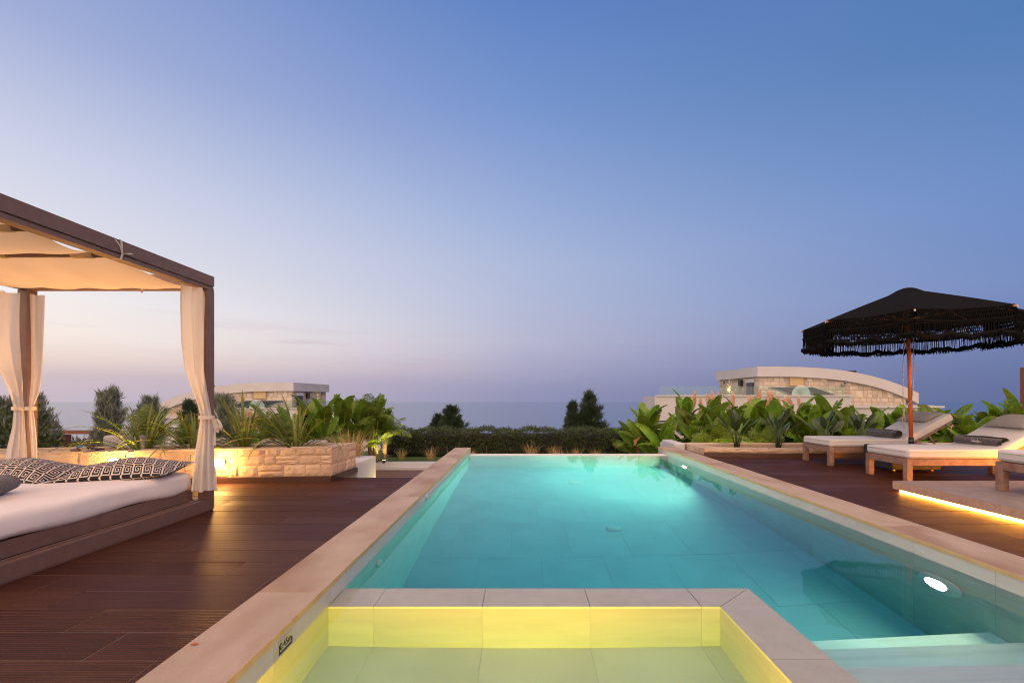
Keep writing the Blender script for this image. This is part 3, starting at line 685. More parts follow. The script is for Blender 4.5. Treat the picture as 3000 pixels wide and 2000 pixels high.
bm.to_mesh(me); bm.free()
me.polygons.foreach_set('use_smooth', [True] * len(me.polygons))
mo = inst('mattress', me); tag(mo, 'pale creased mattress lying on the brown cabana daybed', 'mattress')

# patterned cushions
KEY = ["XXXXXXXX..", "........X.", ".XXXXXX.X.", ".X....X.X.", ".X.XX.X.X.", ".X.X..X.X.", ".X.XXXX.X.", ".X......X.", ".XXXXXXXX.", ".........."]
KB = np.array([[c == 'X' for c in r] for r in KEY]).repeat(3, 0).repeat(3, 1)
KW = ~KB; KW = KW & np.roll(KW, 1, 0) & np.roll(KW, 1, 1)
def key_pillow(name, loc, rz, tilt, L, Wd, H, label, sh, ry=0.0):
    nu, nv = 220, 120
    mb = MB()
    def surf(u, v, s):
        a = 2 * u - 1; b = 2 * v - 1
        k = (max(0, 1 - abs(a) ** 2.3) * max(0, 1 - abs(b) ** 2.1)) ** 0.85
        px = a * L / 2 * (1 - 0.10 * (1 - abs(b)) * abs(a) ** 3 * 0 + 0.05 * abs(b) ** 3); py = b * Wd / 2 * (1 + 0.05 * abs(a) ** 3 - 0.08 * (1 - a * a))
        return (px, py, s * H / 2 * k + 0.008 * math.sin(a * 5 + b * 3) * k)
    for s in (1, -1):
        b0 = len(mb.v)
        mb.v += [surf(i / nu, j / nv, s) for j in range(nv + 1) for i in range(nu + 1)]
        for j in range(nv):
            for i in range(nu):
                q = [b0 + j * (nu + 1) + i, b0 + j * (nu + 1) + i + 1, b0 + (j + 1) * (nu + 1) + i + 1, b0 + (j + 1) * (nu + 1) + i]
                mb.f.append(tuple(q if s > 0 else q[::-1]))
                jj = j * 0.34; ii = i * 0.52 + (int(jj) // 10) * 5 + (jj % 10) * sh
                mb.mi.append(1 if KW[int(jj * 3) % 30, int(ii * 3) % 30] else 0)
    o = mb.build(name, [M['pil_black'], M['pil_white']], None, True, loc); o.rotation_euler = (tilt, ry, rz)
    return tag(o, label, 'cushion', 'patterned cushions on the daybed')
key_pillow('cushion', (-3.42, 3.93, 0.418), R(9), R(5), 0.84, 0.48, 0.22, 'black and white geometric cushion at the corner near the tied curtain', 0.45, R(-3))
key_pillow('cushion', (-4.31, 3.88, 0.420), R(-2), R(6), 0.92, 0.52, 0.22, 'black and white geometric cushion lying at the left beside the far post', 0.5, R(2))

def towel_roll(loc, rz, length, rad, label, cat_group):
    t = thing('towel', loc, label, 'towel', cat_group, rz)
    mb = MB(); n = 120; turns = 3.3
    prof = []
    for i in range(n + 1):
        a = i / n * turns * 2 * math.pi; r = rad * (0.22 + 0.78 * i / n)
        prof.append((r * math.cos(a) * 1.12, r * math.sin(a) * 0.92))
    m = 14
    def fn(u, v):
        i = int(round(u * n)); x, z = prof[i]
        w = 0.006 * math.sin(i * 0.35 + v * 9) * (i / n)
        e = 0.012 * math.sin(i * 0.21) if v in (0, 1) else 0
        return (x + w * 0.3, -length / 2 + v * length + (e if v == 0 else -e), z + rad * 0.92 + w * 0.5 + 0.004 * math.sin(v * 7))
    mb.grid(fn, n, m)
    r2 = rad * 0.9
    mb.build('roll', M['towel'], t, True); return t
towel_roll((-3.62, 3.08, 0.372), R(25), 0.42, 0.07, 'dark rolled towel at the left edge of the daybed mattress', 'rolled dark towels')

# curtains
def curtain(name, keys, pleats, amp, label, seed, band_y, rows_=70, cols=90):
    rq = random.Random(seed); ph = [rq.uniform(0, 6.28) for _ in range(4)]
    ks = sorted(keys, key=lambda k: k[0])
    def at(y):
        for a, b in zip(ks[:-1], ks[1:]):
            if a[0] <= y <= b[0]:
                t = (y - a[0]) / (b[0] - a[0]); t = t * t * (3 - 2 * t) if False else t
                return [a[i] + (b[i] - a[i]) * t for i in range(len(a))]
        return list(ks[-1])
    ytop, ybot = ks[0][0], ks[-1][0]
    def fn(u, v):
        y = ytop + (ybot - ytop) * v
        k = at(y); _, xl, YL, xr, YR, yoff = k
        A = Vector(W(xl, y, YL)); B = Vector(W(xr, y + yoff, YR))
        w = (B - A).length; nrm = Vector((-(B - A).y, (B - A).x, 0)).normalized() if w > 1e-6 else Vector((0, 1, 0))
        uu = u + 0.012 * math.sin(u * 17 + ph[0] + v * 3)
        p = A.lerp(B, u)
        aa = amp * min(1.0, w / 0.17)
        off = aa * math.sin(uu * pleats * 2 * math.pi + ph[1] + 0.9 * math.sin(v * 5 + u * 4)) + 0.15 * aa * math.sin(uu * pleats * 4.3 * math.pi + ph[2] + v * 4)
        return p + nrm * off + Vector((0, 0, 0.006 * math.sin(u * 9 + ph[3])))
    t = thing('curtain', (0, 0, 0), label, 'curtain', 'tied curtains of the cabana')
    MB().grid(fn, cols, rows_).build('cloth', M['curtain'], t, True)
    k = at(band_y)
    A = Vector(W(k[1] - 3, band_y, k[2])); B = Vector(W(k[3] + 3, band_y, k[4])); c = (A + B) / 2; hw = (B - A).length / 2 + 0.012
    mb = MB(); n = 28; vs = []
    for i in range(n):
        a = 2 * math.pi * i / n; d = (B - A).normalized()
        nn = Vector((-d.y, d.x, 0)).normalized(); p = c + d * math.cos(a) * hw + nn * math.sin(a) * 0.045
        for z in (-0.016, 0.016): vs.append((p.x, p.y, p.z + z))
    mb.add(vs, [(2 * i, 2 * ((i + 1) % n), 2 * ((i + 1) % n) + 1, 2 * i + 1) for i in range(n)])
    mb.build('tieback', M['ribbon'], t, True)
    return t
# rows: y, x_left, Y_left, x_right, Y_right, extra y at the right edge
c1 = curtain('curtain', [(831, 530, 3.97, 606, 4.22, 20), (860, 528, 3.97, 608, 4.22, 18), (1000, 534, 3.99, 602, 4.22, 10), (1080, 543, 4.03, 601, 4.22, 6), (1140, 560, 4.08, 606, 4.22, 2), (1190, 579, 4.14, 615, 4.22, 0), (1222, 588, 4.17, 622, 4.215, 0), (1265, 582, 4.16, 625, 4.215, 0), (1340, 570, 4.13, 630, 4.215, 0), (1420, 562, 4.1, 636, 4.215, 2), (1440, 560, 4.09, 638, 4.215, -4)],
        2.6, 0.026, 'cream voile curtain tied to the near right post of the daybed', 1, 1222)
mb = MB()
for (pts, w) in (([(624, 1222), (636, 1228), (645, 1246), (642, 1258), (632, 1256), (626, 1240)], 0.03), ([(624, 1224), (633, 1245), (634, 1266)], 0.03), ([(622, 1225), (628, 1260), (627, 1305)], 0.018)):
    ps = [Vector(W(px, py, 4.2)) for px, py in pts]; vs = []
    for i, p in enumerate(ps): vs += [p + Vector((0, -w / 2, 0.008)), p + Vector((w * 0.5, w / 2, -0.008))]
    mb.add(vs, [(2 * i, 2 * i + 1, 2 * i + 3, 2 * i + 2) for i in range(len(ps) - 1)])
mb.build('bow', M['ribbon'], c1, True)
curtain('curtain', [(862, 88, 4.23, 131, 4.26, 4), (1000, 90, 4.23, 127, 4.26, 0), (1100, 91, 4.23, 124, 4.26, 0), (1150, 88, 4.22, 117, 4.25, 0), (1195, 84, 4.21, 97, 4.23, 0), (1240, 86, 4.21, 104, 4.23, 0), (1300, 91, 4.21, 110, 4.23, 0), (1385, 93, 4.21, 110, 4.23, 0)],
        1.6, 0.016, 'slim cream curtain tied right of the far left post', 2, 1196)
curtain('curtain', [(848, -60, 3.7, 53, 4.2, 10), (1000, -45, 3.8, 52, 4.2, 5), (1080, -15, 3.95, 54, 4.2, 0), (1150, 24, 4.08, 62, 4.2, 0), (1195, 41, 4.15, 70, 4.2, 0), (1250, 36, 4.13, 73, 4.2, 0), (1320, 20, 4.08, 77, 4.2, 0), (1385, 12, 4.05, 76, 4.2, 0)],
        2.2, 0.024, 'wide cream curtain tied left of the far left post', 3, 1196)

# ------------------------------------------------------------------ loungers, platform, umbrella
LX = 4.755
def make_lounger(label):
    t = thing('sun_lounger', (LX, 0, 0), label, 'sun lounger', 'sun loungers on the right deck')
    Wd = 0.69; Lr = 1.95; zt = 0.296
    for (x, y) in ((0, 0), (0, Wd - 0.07), (1.70, 0), (1.70, Wd - 0.07)):
        MB().rbox(x, x + 0.072, y, y + 0.07, 0, zt - 0.088 if x else zt, 0.004, 1).build('leg', M['teak'], t)
    for y in (0.003, Wd - 0.048): MB().rbox(0.073, Lr, y, y + 0.045, zt - 0.086, zt - 0.002, 0.004, 1).build('side_rail', M['teak'], t)
    MB().rbox(0.004, 0.049, 0.071, Wd - 0.071, zt - 0.085, zt - 0.003, 0.004, 1).build('end_rail', M['teak'], t)
    MB().rbox(Lr + 0.001, Lr + 0.045, 0.003, Wd - 0.003, zt - 0.085, zt - 0.003, 0.004, 1).build('end_rail', M['teak'], t)
    for k in range(9):
        MB().box(0.075 + k * 0.128, 0.165 + k * 0.128, 0.05, Wd - 0.05, zt - 0.022, zt - 0.003).build('slat', M['teak'], t)
    ang = math.atan2(0.385, 0.70)
    mtx = Matrix.Translation((1.20, 0, 0.300)) @ Matrix.Rotation(-ang, 4, 'Y')
    for y in (0.055, Wd - 0.09): MB().rbox(0, 0.83, y, y + 0.035, -0.045, 0.0, 0.003, 1, 0, mtx).build('back_frame', M['teak'], t)
    for k in range(6): MB().rbox(0.05 + k * 0.13, 0.14 + k * 0.13, 0.0905, Wd - 0.0905, -0.02, -0.002, 0.003, 1, 0, mtx).build('slat', M['teak'], t)
    p = mtx @ Vector((0.42, 0.07, -0.03))
    MB().tube([p, (p.x + 0.18, p.y, 0.225)], 0.014, 8).build('prop', M['teak'], t, True)
    # cushion in two pieces
    MB().rbox(0.008, 1.22, 0.0, Wd, zt + 0.001, zt + 0.118, 0.032, 4).build('seat_cushion', M['cushion'], t, True)
    MB().rbox(0.0, 0.85, 0.0, Wd, 0.008, 0.122, 0.032, 4, 0, mtx).build('back_cushion', M['cushion'], t, True)
    mb = MB()
    for z in (zt + 0.03, zt + 0.088): mb.tube([(1.2, -0.002, z), (0.06, -0.002, z), (0.03, 0.0, z), (0.009, 0.03, z), (0.006, 0.06, z), (0.006, Wd - 0.06, z)], 0.004, 6)
    mb.build('piping', M['cushion'], t, True)
    q = mtx @ Vector((0.72, -0.004, -0.03)); mb = MB()
    mb.tube([q + Vector((0, .06, .02)), q, q + Vector((0.02, -.01, -0.02)), q + Vector((0.012, -.012, -0.07)), q + Vector((0.02, -.012, -0.13))], 0.008, 6)
    mb.tube([q + Vector((0.0, -.005, -0.01)), q + Vector((0.05, -.01, 0.02)), q + Vector((0.06, -.01, -0.005)), q + Vector((0.01, -.005, -0.015))], 0.008, 6)
    mb.build('rope_tie', M['rope'], t, True)
    return t
l1 = make_lounger('teak sun lounger with pale cushion farthest from the pool steps, by the planter')
l1.location = (LX, 7.045, 0)
l2 = copy_tree(l1); l2.location = (4.78, 5.655, 0); l2['label'] = 'teak sun lounger with side glowing orange from the strip light'
l3 = copy_tree(l1); l3.location = (4.78, 3.915, 0.12); l3['label'] = 'teak sun lounger standing on the raised tiled platform at the right edge'
# head pillows
def pillow(loc, rot, L, Wd, H, label):
    def fn(s):
        def f(u, v):
            a, b = 2 * u - 1, 2 * v - 1; k = (max(0, 1 - abs(a) ** 3) * max(0, 1 - abs(b) ** 3)) ** 0.6
            return (a * L / 2 * (1 - 0.06 * (1 - b * b)), b * Wd / 2 * (1 - 0.06 * (1 - a * a)), s * H / 2 * k + 0.008 * math.sin(a * 6 + b * 4) * k)
        return f
    mb = MB(); mb.grid(fn(1), 24, 18); mb.grid(lambda u, v: fn(-1)(1 - u, v), 24, 18)
    o = mb.build('pillow', M['grey_pillow'], None, True, loc); o.rotation_euler = rot
    return tag(o, label, 'pillow', 'head pillows on the loungers')
back = math.atan2(0.385, 0.70)
def on_back(lx, ly, lz, d, y):
    return (lx + 1.20 + math.cos(back) * d - math.sin(back) * 0.155, ly + y, lz + 0.30 + math.sin(back) * d + math.cos(back) * 0.155)
pillow(on_back(LX, 7.045, 0, 0.66, 0.37), (0, -back + 0.08, R(3)), 0.34, 0.56, 0.09, 'grey linen pillow on the backrest behind the umbrella pole')
pillow(on_back(4.78, 5.655, 0, 0.65, 0.33), (0, -back + 0.06, R(-4)), 0.36, 0.60, 0.09, 'grey linen pillow cut by the right edge of the photo')
towel_roll((5.86, 7.40, 0.414), R(4), 0.52, 0.074, 'plain dark rolled towel on the lounger nearest the planter', 'rolled dark towels')
tw = towel_roll((6.02, 6.00, 0.414), R(3), 0.56, 0.078, 'dark rolled towel with white script on the orange lit lounger', 'rolled dark towels')
mb = MB(); pts = []
for i in range(60):
    u = i / 59; pts.append((-0.088 + 0.004 * math.sin(u * 40), 0.02 - u * 0.11, 0.074 + 0.009 * math.sin(u * 38) + (0.012 if 0.05 < u < 0.09 or 0.7 < u < 0.74 else 0)))
mb.tube(pts, 0.0022, 5); mb.build('script_emblem', M['white_thread'], tw, True)

pf = thing('raised_platform', (4.17, 3.0, 0), 'low tiled platform with glowing strip light under its edge', 'platform')
def PF(name, mb, m): mb.v = [(v[0] - 4.17, v[1] - 3.0, v[2]) for v in mb.v]; return mb.build(name, m, pf)
PF('plinth', MB().box(4.26, 8.0, 1.5, 5.03, 0, 0.034), M['pool_grout'])
PF('slab_bed', MB().box(4.182, 8.0, 1.5, 5.115, 0.036, 0.112), M['pool_grout'])
yy = 5.13; edges = []
e = [5.13, 4.846, 4.553, 4.262, 3.973, 3.68, 3.39, 3.10, 2.81, 2.5]
for a, b in zip(e[1:], e[:-1]): PF('edge_tile', MB().box(4.17, 4.1815, a + 0.001, b - 0.001, 0.035, 0.118), M['platform_edge_lit'])
for k in range(9): PF('edge_tile', MB().box(4.1825 + k * 0.43, 4.1825 + (k + 1) * 0.43 - 0.003, 5.116, 5.128, 0.035, 0.118), M['platform_edge_lit'])
for i in range(6):
    for j in range(5):
        a = 4.171 + i * 0.585; b = 5.129 - j * 0.585
        PF('floor_tile', MB().cbox(a, a + 0.582, b - 0.582, b, 0.1125, 0.1205, 0.001), M['platform'])
PF('light_strip', MB().box(4.190, 4.205, 1.6, 5.06, 0.003, 0.034), M['led'])
PF('light_strip', MB().box(4.249, 7.9, 5.031, 5.044, 0.006, 0.030), M['led'])

pt = thing('path_lamp', (7.1, 4.70, 0.121), 'low warm path lamp on the platform just beyond the right edge', 'lamp')
MB().tube([(0, 0, 0), (0, 0, 0.05)], 0.03, 12).build('post', M['black_metal'], pt, True)
MB().tube([(0, 0, 0.051), (0, 0, 0.10)], 0.035, 12).build('lens', M['garden_lens'], pt, True)
l_ = bpy.data.lights.new('path_bulb', 'SPOT'); l_.energy = 480; l_.color = (1.0, 0.30, 0.03); l_.spot_size = R(80); l_.spot_blend = 0.5; l_.shadow_soft_size = 0.02
o_ = bpy.data.objects.new('path_bulb', l_); COL.objects.link(o_); o_.parent = pt; o_.location = (-0.05, 0.02, 0.075); o_.rotation_euler = Vector((-1.6, 0.95, 0.10)).to_track_quat('-Z', 'Y').to_euler()

ub = thing('umbrella_base', (5.55, 6.69, 0), 'black woven cube base holding the umbrella between two loungers', 'umbrella base')
MB().rbox(-0.34, 0.36, -0.27, 0.27, 0.035, 0.355, 0.018, 2).build('cube', M['black_rope'], ub)
for x in (-0.26, 0.28):
    for y in (-0.2, 0.2):
        MB().lathe([(0.001, -0.012), (0.022, -0.012), (0.024, 0), (0.022, 0.012), (0.001, 0.012)], 14, (x, y, 0.024), 'Y').build('caster', M['brass'], ub, True)
MB().tube([(0.17, 0.01, 0.35), (0.17, 0.01, 0.47)], 0.033, 14).build('pole_socket', M['black_metal'], ub, True)

UX, UY, UA, URZ = 5.66, 6.70, 2.655, 2.16
um = thing('garden_umbrella', (5.72, 6.70, 0.355), 'black crochet fringed umbrella on an orange brown wooden pole', 'umbrella')
um_o = Vector((5.72, 6.70, 0.355))
def UM(name, mb, m, smooth=False): mb.v = [tuple(Vector(v) - um_o) for v in mb.v]; return mb.build(name, m, um, smooth)
UM('pole', MB().tube([(5.72, 6.70, 0.36), (5.70, 6.70, 1.3), (UX, UY, 2.6)], [0.026, 0.025, 0.021], 14), M['pole'], True)
RB = 1.31
tips = [Vector((UX + RB * math.cos(R(143 - 45 * k)), UY + RB * math.sin(R(143 - 45 * k)), URZ)) for k in range(8)]
apex = Vector((UX, UY, UA))
for k in range(8):
    UM('rib', MB().tube([apex + Vector((0, 0, -0.07)), apex.lerp(tips[k], 0.5) + Vector((0, 0, -0.035)), tips[k] + (tips[k] - apex).normalized() * 0.03 + Vector((0, 0, -0.012))], 0.012, 6), M['rib'], True)
    UM('strut', MB().tube([apex + Vector((0, 0, -0.46)), apex.lerp(tips[k], 0.55) + Vector((0, 0, -0.05))], 0.010, 6), M['rib'], True)
    UM('rib_tip', MB().lathe([(0.002, -0.014), (0.008, -0.011), (0.010, 0), (0.007, 0.010), (0.002, 0.013)], 10, tuple(tips[k] + (tips[k] - apex).normalized() * 0.03 + Vector((0, 0, -0.012))), 'Z'), M['ribbon'], True)
UM('hub', MB().tube([apex + Vector((0, 0, -0.50)), apex + Vector((0, 0, -0.42))], 0.045, 12), M['rib'], True)
top = MB()
for k in range(8):
    a, b = tips[k], tips[(k + 1) % 8]
    def fn(u, v):
        e = a.lerp(b, u); r = v
        sag = 0.045 * math.sin(math.pi * u) * v ** 1.5
        inw = (Vector((UX, UY, e.z)) - e) * 0.05 * math.sin(math.pi * u) * v * v
        p = apex.lerp(e, r) + inw; z = p.z + 0.006 - sag * 0.5 + 0.006 * math.sin(math.pi * v)
        if v < 0.16: z = (apex.z + (URZ - apex.z) * 0.16) + 0.088 * (1 - (v / 0.16) ** 2) + 0.008
        return (p.x, p.y, z)
    top.grid(fn, 14, 22)
UM('canopy', top, M['black_knit'], True)
# crochet valance: an open knotted band, hanging cords and a tufted hem
lace = MB(); cords = MB(); hem = MB(); ru = random.Random(5)
for k in range(8):
    a, b = tips[k], tips[(k + 1) % 8]
    c = (Vector((UX, UY, URZ)))
    def edge(u, d):
        p = a.lerp(b, u) + (c - a.lerp(b, u)) * 0.05 * math.sin(math.pi * u)
        return Vector((p.x, p.y, URZ - 0.022 * math.sin(math.pi * u) - d + 0.004))
    outn = ((a + b) / 2 - c).normalized()
    L = (b - a).length
    nc = 46
    drop = 0.175
    # open crochet: crossed strands
    for i in range(nc):
        for (d0, d1, s) in ((0, drop, 1), (0, drop, -1)):
            u0 = i / nc; u1 = u0 + s * 1.6 / nc
            if not 0 <= u1 <= 1: continue
            p = edge(u0, d0); q = edge(u1, d1); m = (p + q) / 2 + outn * 0.006
            lace.tube([p, m, q], 0.0062, 4, 0, False)
    for r_ in range(5):
        d = drop * r_ / 4; lace.tube([edge(i / 14, d + 0.004 * math.sin(i)) for i in range(15)], 0.0085 if r_ in (0, 4) else 0.006, 5, 0, False)
    lace.tube([edge(i / 10, drop * 0.86) for i in range(11)], 0.016, 6, 0, False)
    for i in range(int(nc * 1.5)):
        u = (i + ru.uniform(0.1, 0.9)) / (nc * 1.5); l = 0.15 + ru.uniform(-0.015, 0.02)
        p = edge(u, drop * 0.9); q = edge(min(1, max(0, u + ru.uniform(-.012, .012))), drop + l) + outn * ru.uniform(-.006, .012)
        cords.tube([p, (p + q) / 2 + outn * ru.uniform(-.006, .006), q], 0.0052, 4, 0, False)
    hem.tube([edge(i / 16, drop + 0.15 + 0.020 * math.sin(i * 0.9 + k * 1.7) + 0.012 * math.sin(i * 2.3)) for i in range(17)], [0.034 + 0.008 * math.sin(i * 2.1) for i in range(17)], 6, 0, True)
    for i in range(240):
        u = ru.random(); p = edge(u, drop + 0.15 + ru.uniform(-.025, .03)) + outn * ru.uniform(-.02, .02)
        q = p + Vector((ru.uniform(-.02, .02), ru.uniform(-.02, .02), -ru.uniform(0.015, 0.055)))
        hem.tube([p, q], [0.008, 0.004], 4, 0, False)
o = UM('crochet_band', lace, M['black_knit']); o['kind'] = 'stuff'
o = UM('fringe_cords', cords, M['black_knit']); o['kind'] = 'stuff'
o = UM('tufted_hem', hem, M['black_knit']); o['kind'] = 'stuff'
cd = MB(); x0 = 5.545
cd.tube([(UX - 0.05, UY - 0.03, 2.2), (x0 + 0.02, UY - 0.04, 1.5), (x0 + 0.025, UY - 0.04, 1.0), (x0 + 0.03, UY - 0.04, 0.87)], 0.0045, 6)
cd.tube([(UX + 0.05, UY - 0.03, 2.2), (5.735, UY - 0.035, 1.5), (5.72, UY - 0.035, 1.2), (5.70, UY - 0.035, 1.02), (x0 + 0.04, UY - 0.04, 0.90)], 0.0045, 6)
cd.tube([(x0 + 0.03, UY - 0.04, 0.87), (x0 + 0.015, UY - 0.04, 0.72), (x0 + 0.03, UY - 0.04, 0.615), (x0 + 0.055, UY - 0.04, 0.64), (x0 + 0.05, UY - 0.04, 0.74), (x0 + 0.035, UY - 0.04, 0.86)], 0.0045, 6)
cd.lathe([(0.003, -0.03), (0.014, -0.02), (0.016, 0), (0.013, 0.02), (0.003, 0.03)], 10, (x0 + 0.033, UY - 0.04, 0.87))
UM('pull_cord', cd, M['rope'], True)

# ------------------------------------------------------------------ houses
def house(name, org, m, label):
    ox, oy, oz = org
    t = thing(name, (ox, oy, oz), label, 'house', 'curved roof houses below the garden')
    def V(u, v, z): return (m * u, v, z)
    def flip(mb):
        if m < 0: mb.f = [tuple(reversed(f)) for f in mb.f]
        return mb
    def bx(u0, u1, v0, v1, z0, z1):
        a, b = sorted((m * u0, m * u1)); return MB().box(a, b, v0, v1, z0, z1)
    zt = lambda u: -1.40 * (max(0, u) / 8.5) ** 3.0
    th = lambda u: 0.53 if u < 7 else 0.53 + 0.02 * (u - 7)
    # roof: extruded curved slab
    us = [0] + [8.5 * i / 28 for i in range(1, 29)]
    mb = MB(); n = len(us)
    for v in (-0.0, 5.2):
        mb.v += [V(u, v, zt(u)) for u in us] + [V(u, v, zt(u) - th(u)) for u in us]
    for i in range(n - 1):
        mb.f += [(i, i + 1, n + i + 1, n + i), (2 * n + i, 3 * n + i, 3 * n + i + 1, 2 * n + i + 1), (i, 2 * n + i, 2 * n + i + 1, i + 1), (n + i, n + i + 1, 3 * n + i + 1, 3 * n + i)]
    mb.f += [(0, n, 3 * n, 2 * n), (n - 1, 3 * n - 1, 4 * n - 1, 2 * n - 1)]; mb.mi = [0] * len(mb.f)
    flip(mb).build('roof', M['render'], t)
    # walls
    w = bx(0.17, 8.2, 0.19, 5.0, -6.5, -0.54)
    for i, (x_, y_, z_) in enumerate(w.v):
        if z_ > -1 and abs(x_) > 4: w.v[i] = (x_, y_, zt(8.2) - 0.45)
    mb = MB(); vs = []
    uu = [0.17 + (8.0 - 0.17) * i / 20 for i in range(21)]; k = len(uu)
    for v in (0.19, 5.0): mb.v += [V(u, v, -6.5) for u in uu] + [V(u, v, zt(u) - th(u) + 0.02) for u in uu]
    for i in range(k - 1): mb.f += [(i, i + 1, k + i + 1, k + i), (2 * k + i, 3 * k + i, 3 * k + i + 1, 2 * k + i + 1)]
    mb.f += [(0, k, 3 * k, 2 * k), (k - 1, 3 * k - 1, 4 * k - 1, 2 * k - 1)]; mb.mi = [0] * len(mb.f)
    wall = flip(mb).build('wall', M['house_mortar'], t)
    rh = random.Random(11 if m > 0 else 12)
    # stones on the front and the near end
    for (a, b, c, e_) in ashlar(7.8, 1.75, 0.2, 0.42, 0.2, 0.48, rh):
        u0, u1, z0, z1 = 0.17 + a, 0.17 + b, -2.2 + c, -2.2 + e_
        if z1 > zt(u1) - th(u1) + 0.25: continue
        if u0 < 2.55 and u1 > 1.75 and z1 > -1.02 and z0 < -0.5 and u0 > 1.2: continue
        x_ = m * u0 if m > 0 else m * u1
        inst('stone', rh.choice(hstone_m), wall, (x_ + 0.012, 0.165, z0 + 0.012), None, (u1 - u0 - 0.024, 0.05, z1 - z0 - 0.024))
    for (a, b, c, e_) in ashlar(4.8, 1.7, 0.2, 0.38, 0.2, 0.44, rh):
        v0, v1, z0, z1 = 0.2 + a, 0.2 + b, -2.2 + c, -2.2 + e_
        if v1 > 0.65 and v0 < 1.5 and z1 < -0.75 + 0.1: continue
        if m > 0: inst('stone', rh.choice(hstone_m), wall, (0.145, v1 - 0.012, z0 + 0.012), (0, 0, R(-90)), (v1 - v0 - 0.024, 0.05, z1 - z0 - 0.024))
        else: inst('stone', rh.choice(hstone_m), wall, (-0.145, v0 + 0.012, z0 + 0.012), (0, 0, R(90)), (v1 - v0 - 0.024, 0.05, z1 - z0 - 0.024))
    bx(1.78, 2.5, 0.12, 0.18, -1.0, -0.56).build('wall_panel', M['beige'], t)
    bx(0.10, 0.16, 0.72, 1.40, -2.1, -0.84).build('door', M['dark_glass'], t)
    bx(0.09, 0.165, 0.66, 1.5, -0.82, -0.60).build('lintel', M['render_dim'], t)
    bx(-0.02, 0.11, 1.85, 2.15, -0.98, -0.62).build('wall_lamp', M['black_metal'], t)
    MB().lathe([(0.001, -0.04), (0.05, -0.04), (0.06, 0.0)], 12, (m * 0.11, 3.6, -1.15), 'Z').build('lit_lamp', M['garden_lens'], t, True)
    bx(0.11, 0.15, 4.25, 4.35, -0.75, -0.6).build('wall_vent', M['black_metal'], t)
    for (u, z) in ((4.75, -0.82), (4.6, -0.98)):
        MB().lathe([(0.001, -0.06), (0.07, -0.06), (0.09, -0.02), (0.09, 0.05)], 14, (m * u, 0.14, z), 'Y').build('round_vent', M['grey_metal'], t, True)
    ch = MB(); u = 6.0
    ch.lathe([(0.16, -0.55), (0.16, 0.02), (0.20, 0.03), (0.20, 0.07), (0.16, 0.08), (0.16, 0.11), (0.2, 0.12), (0.2, 0.16), (0.16, 0.17), (0.16, 0.2), (0.2, 0.21), (0.2, 0.26), (0.19, 0.30)], 16, (m * u, 1.4, zt(u) + 0.05))
    ch.build('chimney', M['black_metal'], t, True)
    # terrace block in front
    bx(-6.0, 3.5, -2.0, 0.1, -2.75, -1.58).build('terrace', M['render'], t)
    bx(-5.95, 3.45, -2.06, -1.8, -1.579, -1.52).build('terrace_cap', M['render_dim'], t)
    bx(-4.4, 3.5, -1.9, 0.1, -6.5, -2.752).build('terrace', M['render'], t)
    bx(3.52, 8.75, -1.0, 4.5, -6.5, -2.16).build('side_wing', M['render'], t)
    bx(3.53, 8.85, -1.1, 4.6, -2.158, -2.06).build('wing_cap', M['render_dim'], t)
    bx(3.75, 8.6, -0.8, 0.05, -2.057, -2.03).build('pebble_roof', M['pebble'], t)
    bx(-6.0, -4.42, -2.0, -1.7, -6.5, -3.0).build('porch_wall', M['render'], t)
    bx(-5.95, -4.0, -2.5, -1.2, -2.86, -2.80).build('awning', M['grey_metal'], t)
    for s in range(8): bx(-4.39, -3.9, -1.96, -1.92, -3.9 + s * 0.12, -3.82 + s * 0.12).build('shutter_slat', M['brown_wood'], t)
    u = -5.75
    while u < 3.1:
        bx(u, min(u + 1.28, 3.14), -1.93, -1.915, -1.52, -1.10).build('glass_panel', M['glass'], t); u += 1.3
    # solar heater on the terrace
    mb = MB(); mb.v = [V(0.05, -1.15, -1.12), V(2.2, -1.15, -1.12), V(2.9, -1.75, -1.5), V(0.75, -1.75, -1.5)]
    mb.v += [(x_, y_ + 0.02, z_ - 0.06) for x_, y_, z_ in mb.v]; mb.f = [(0, 1, 2, 3), (7, 6, 5, 4), (0, 4, 5, 1), (1, 5, 6, 2), (2, 6, 7, 3), (3, 7, 4, 0)]; mb.mi = [0] * 6
    sp = flip(mb).build('solar_panel', M['solar'], t)
    MB().tube([V(1.25, -1.17, -1.10), V(1.95, -1.77, -1.485)], 0.025, 6).build('panel_rail', M['grey_metal'], sp, True)
    MB().tube([V(-0.05, -1.15, -1.14), V(0.75, -1.77, -1.5)], 0.035, 6).build('panel_rail', M['grey_metal'], sp, True)
    dm = MB(); dm.lathe([(0.001, 0.06), (0.2, 0.045), (0.36, 0.012), (0.46, -0.03), (0.45, -0.04), (0.001, 0.04)], 28, (m * 1.15, -1.84, -1.50), 'Y'); dm.build('satellite_dish', M['render_dim'], t, True)
    return t
house('house', (12.39, 24.0, 2.72), 1, 'pale house with curved roof and stone walls behind the umbrella')
house('house', (-14.1, 28.0, 2.02), -1, 'pale house with curved roof and stone walls behind the daybed post')
gw = thing('garden_wall', (0, 16, 0), 'far white boundary wall behind the grey green juniper', 'wall')
MB().box(-15.0, -11.6, 0, 0.25, -2.5, 0.02).build('wall_panel', M['render'], gw)
MB().box(-15.05, -11.55, -0.04, 0.29, 0.021, 0.07).build('wall_cap', M['render_dim'], gw)

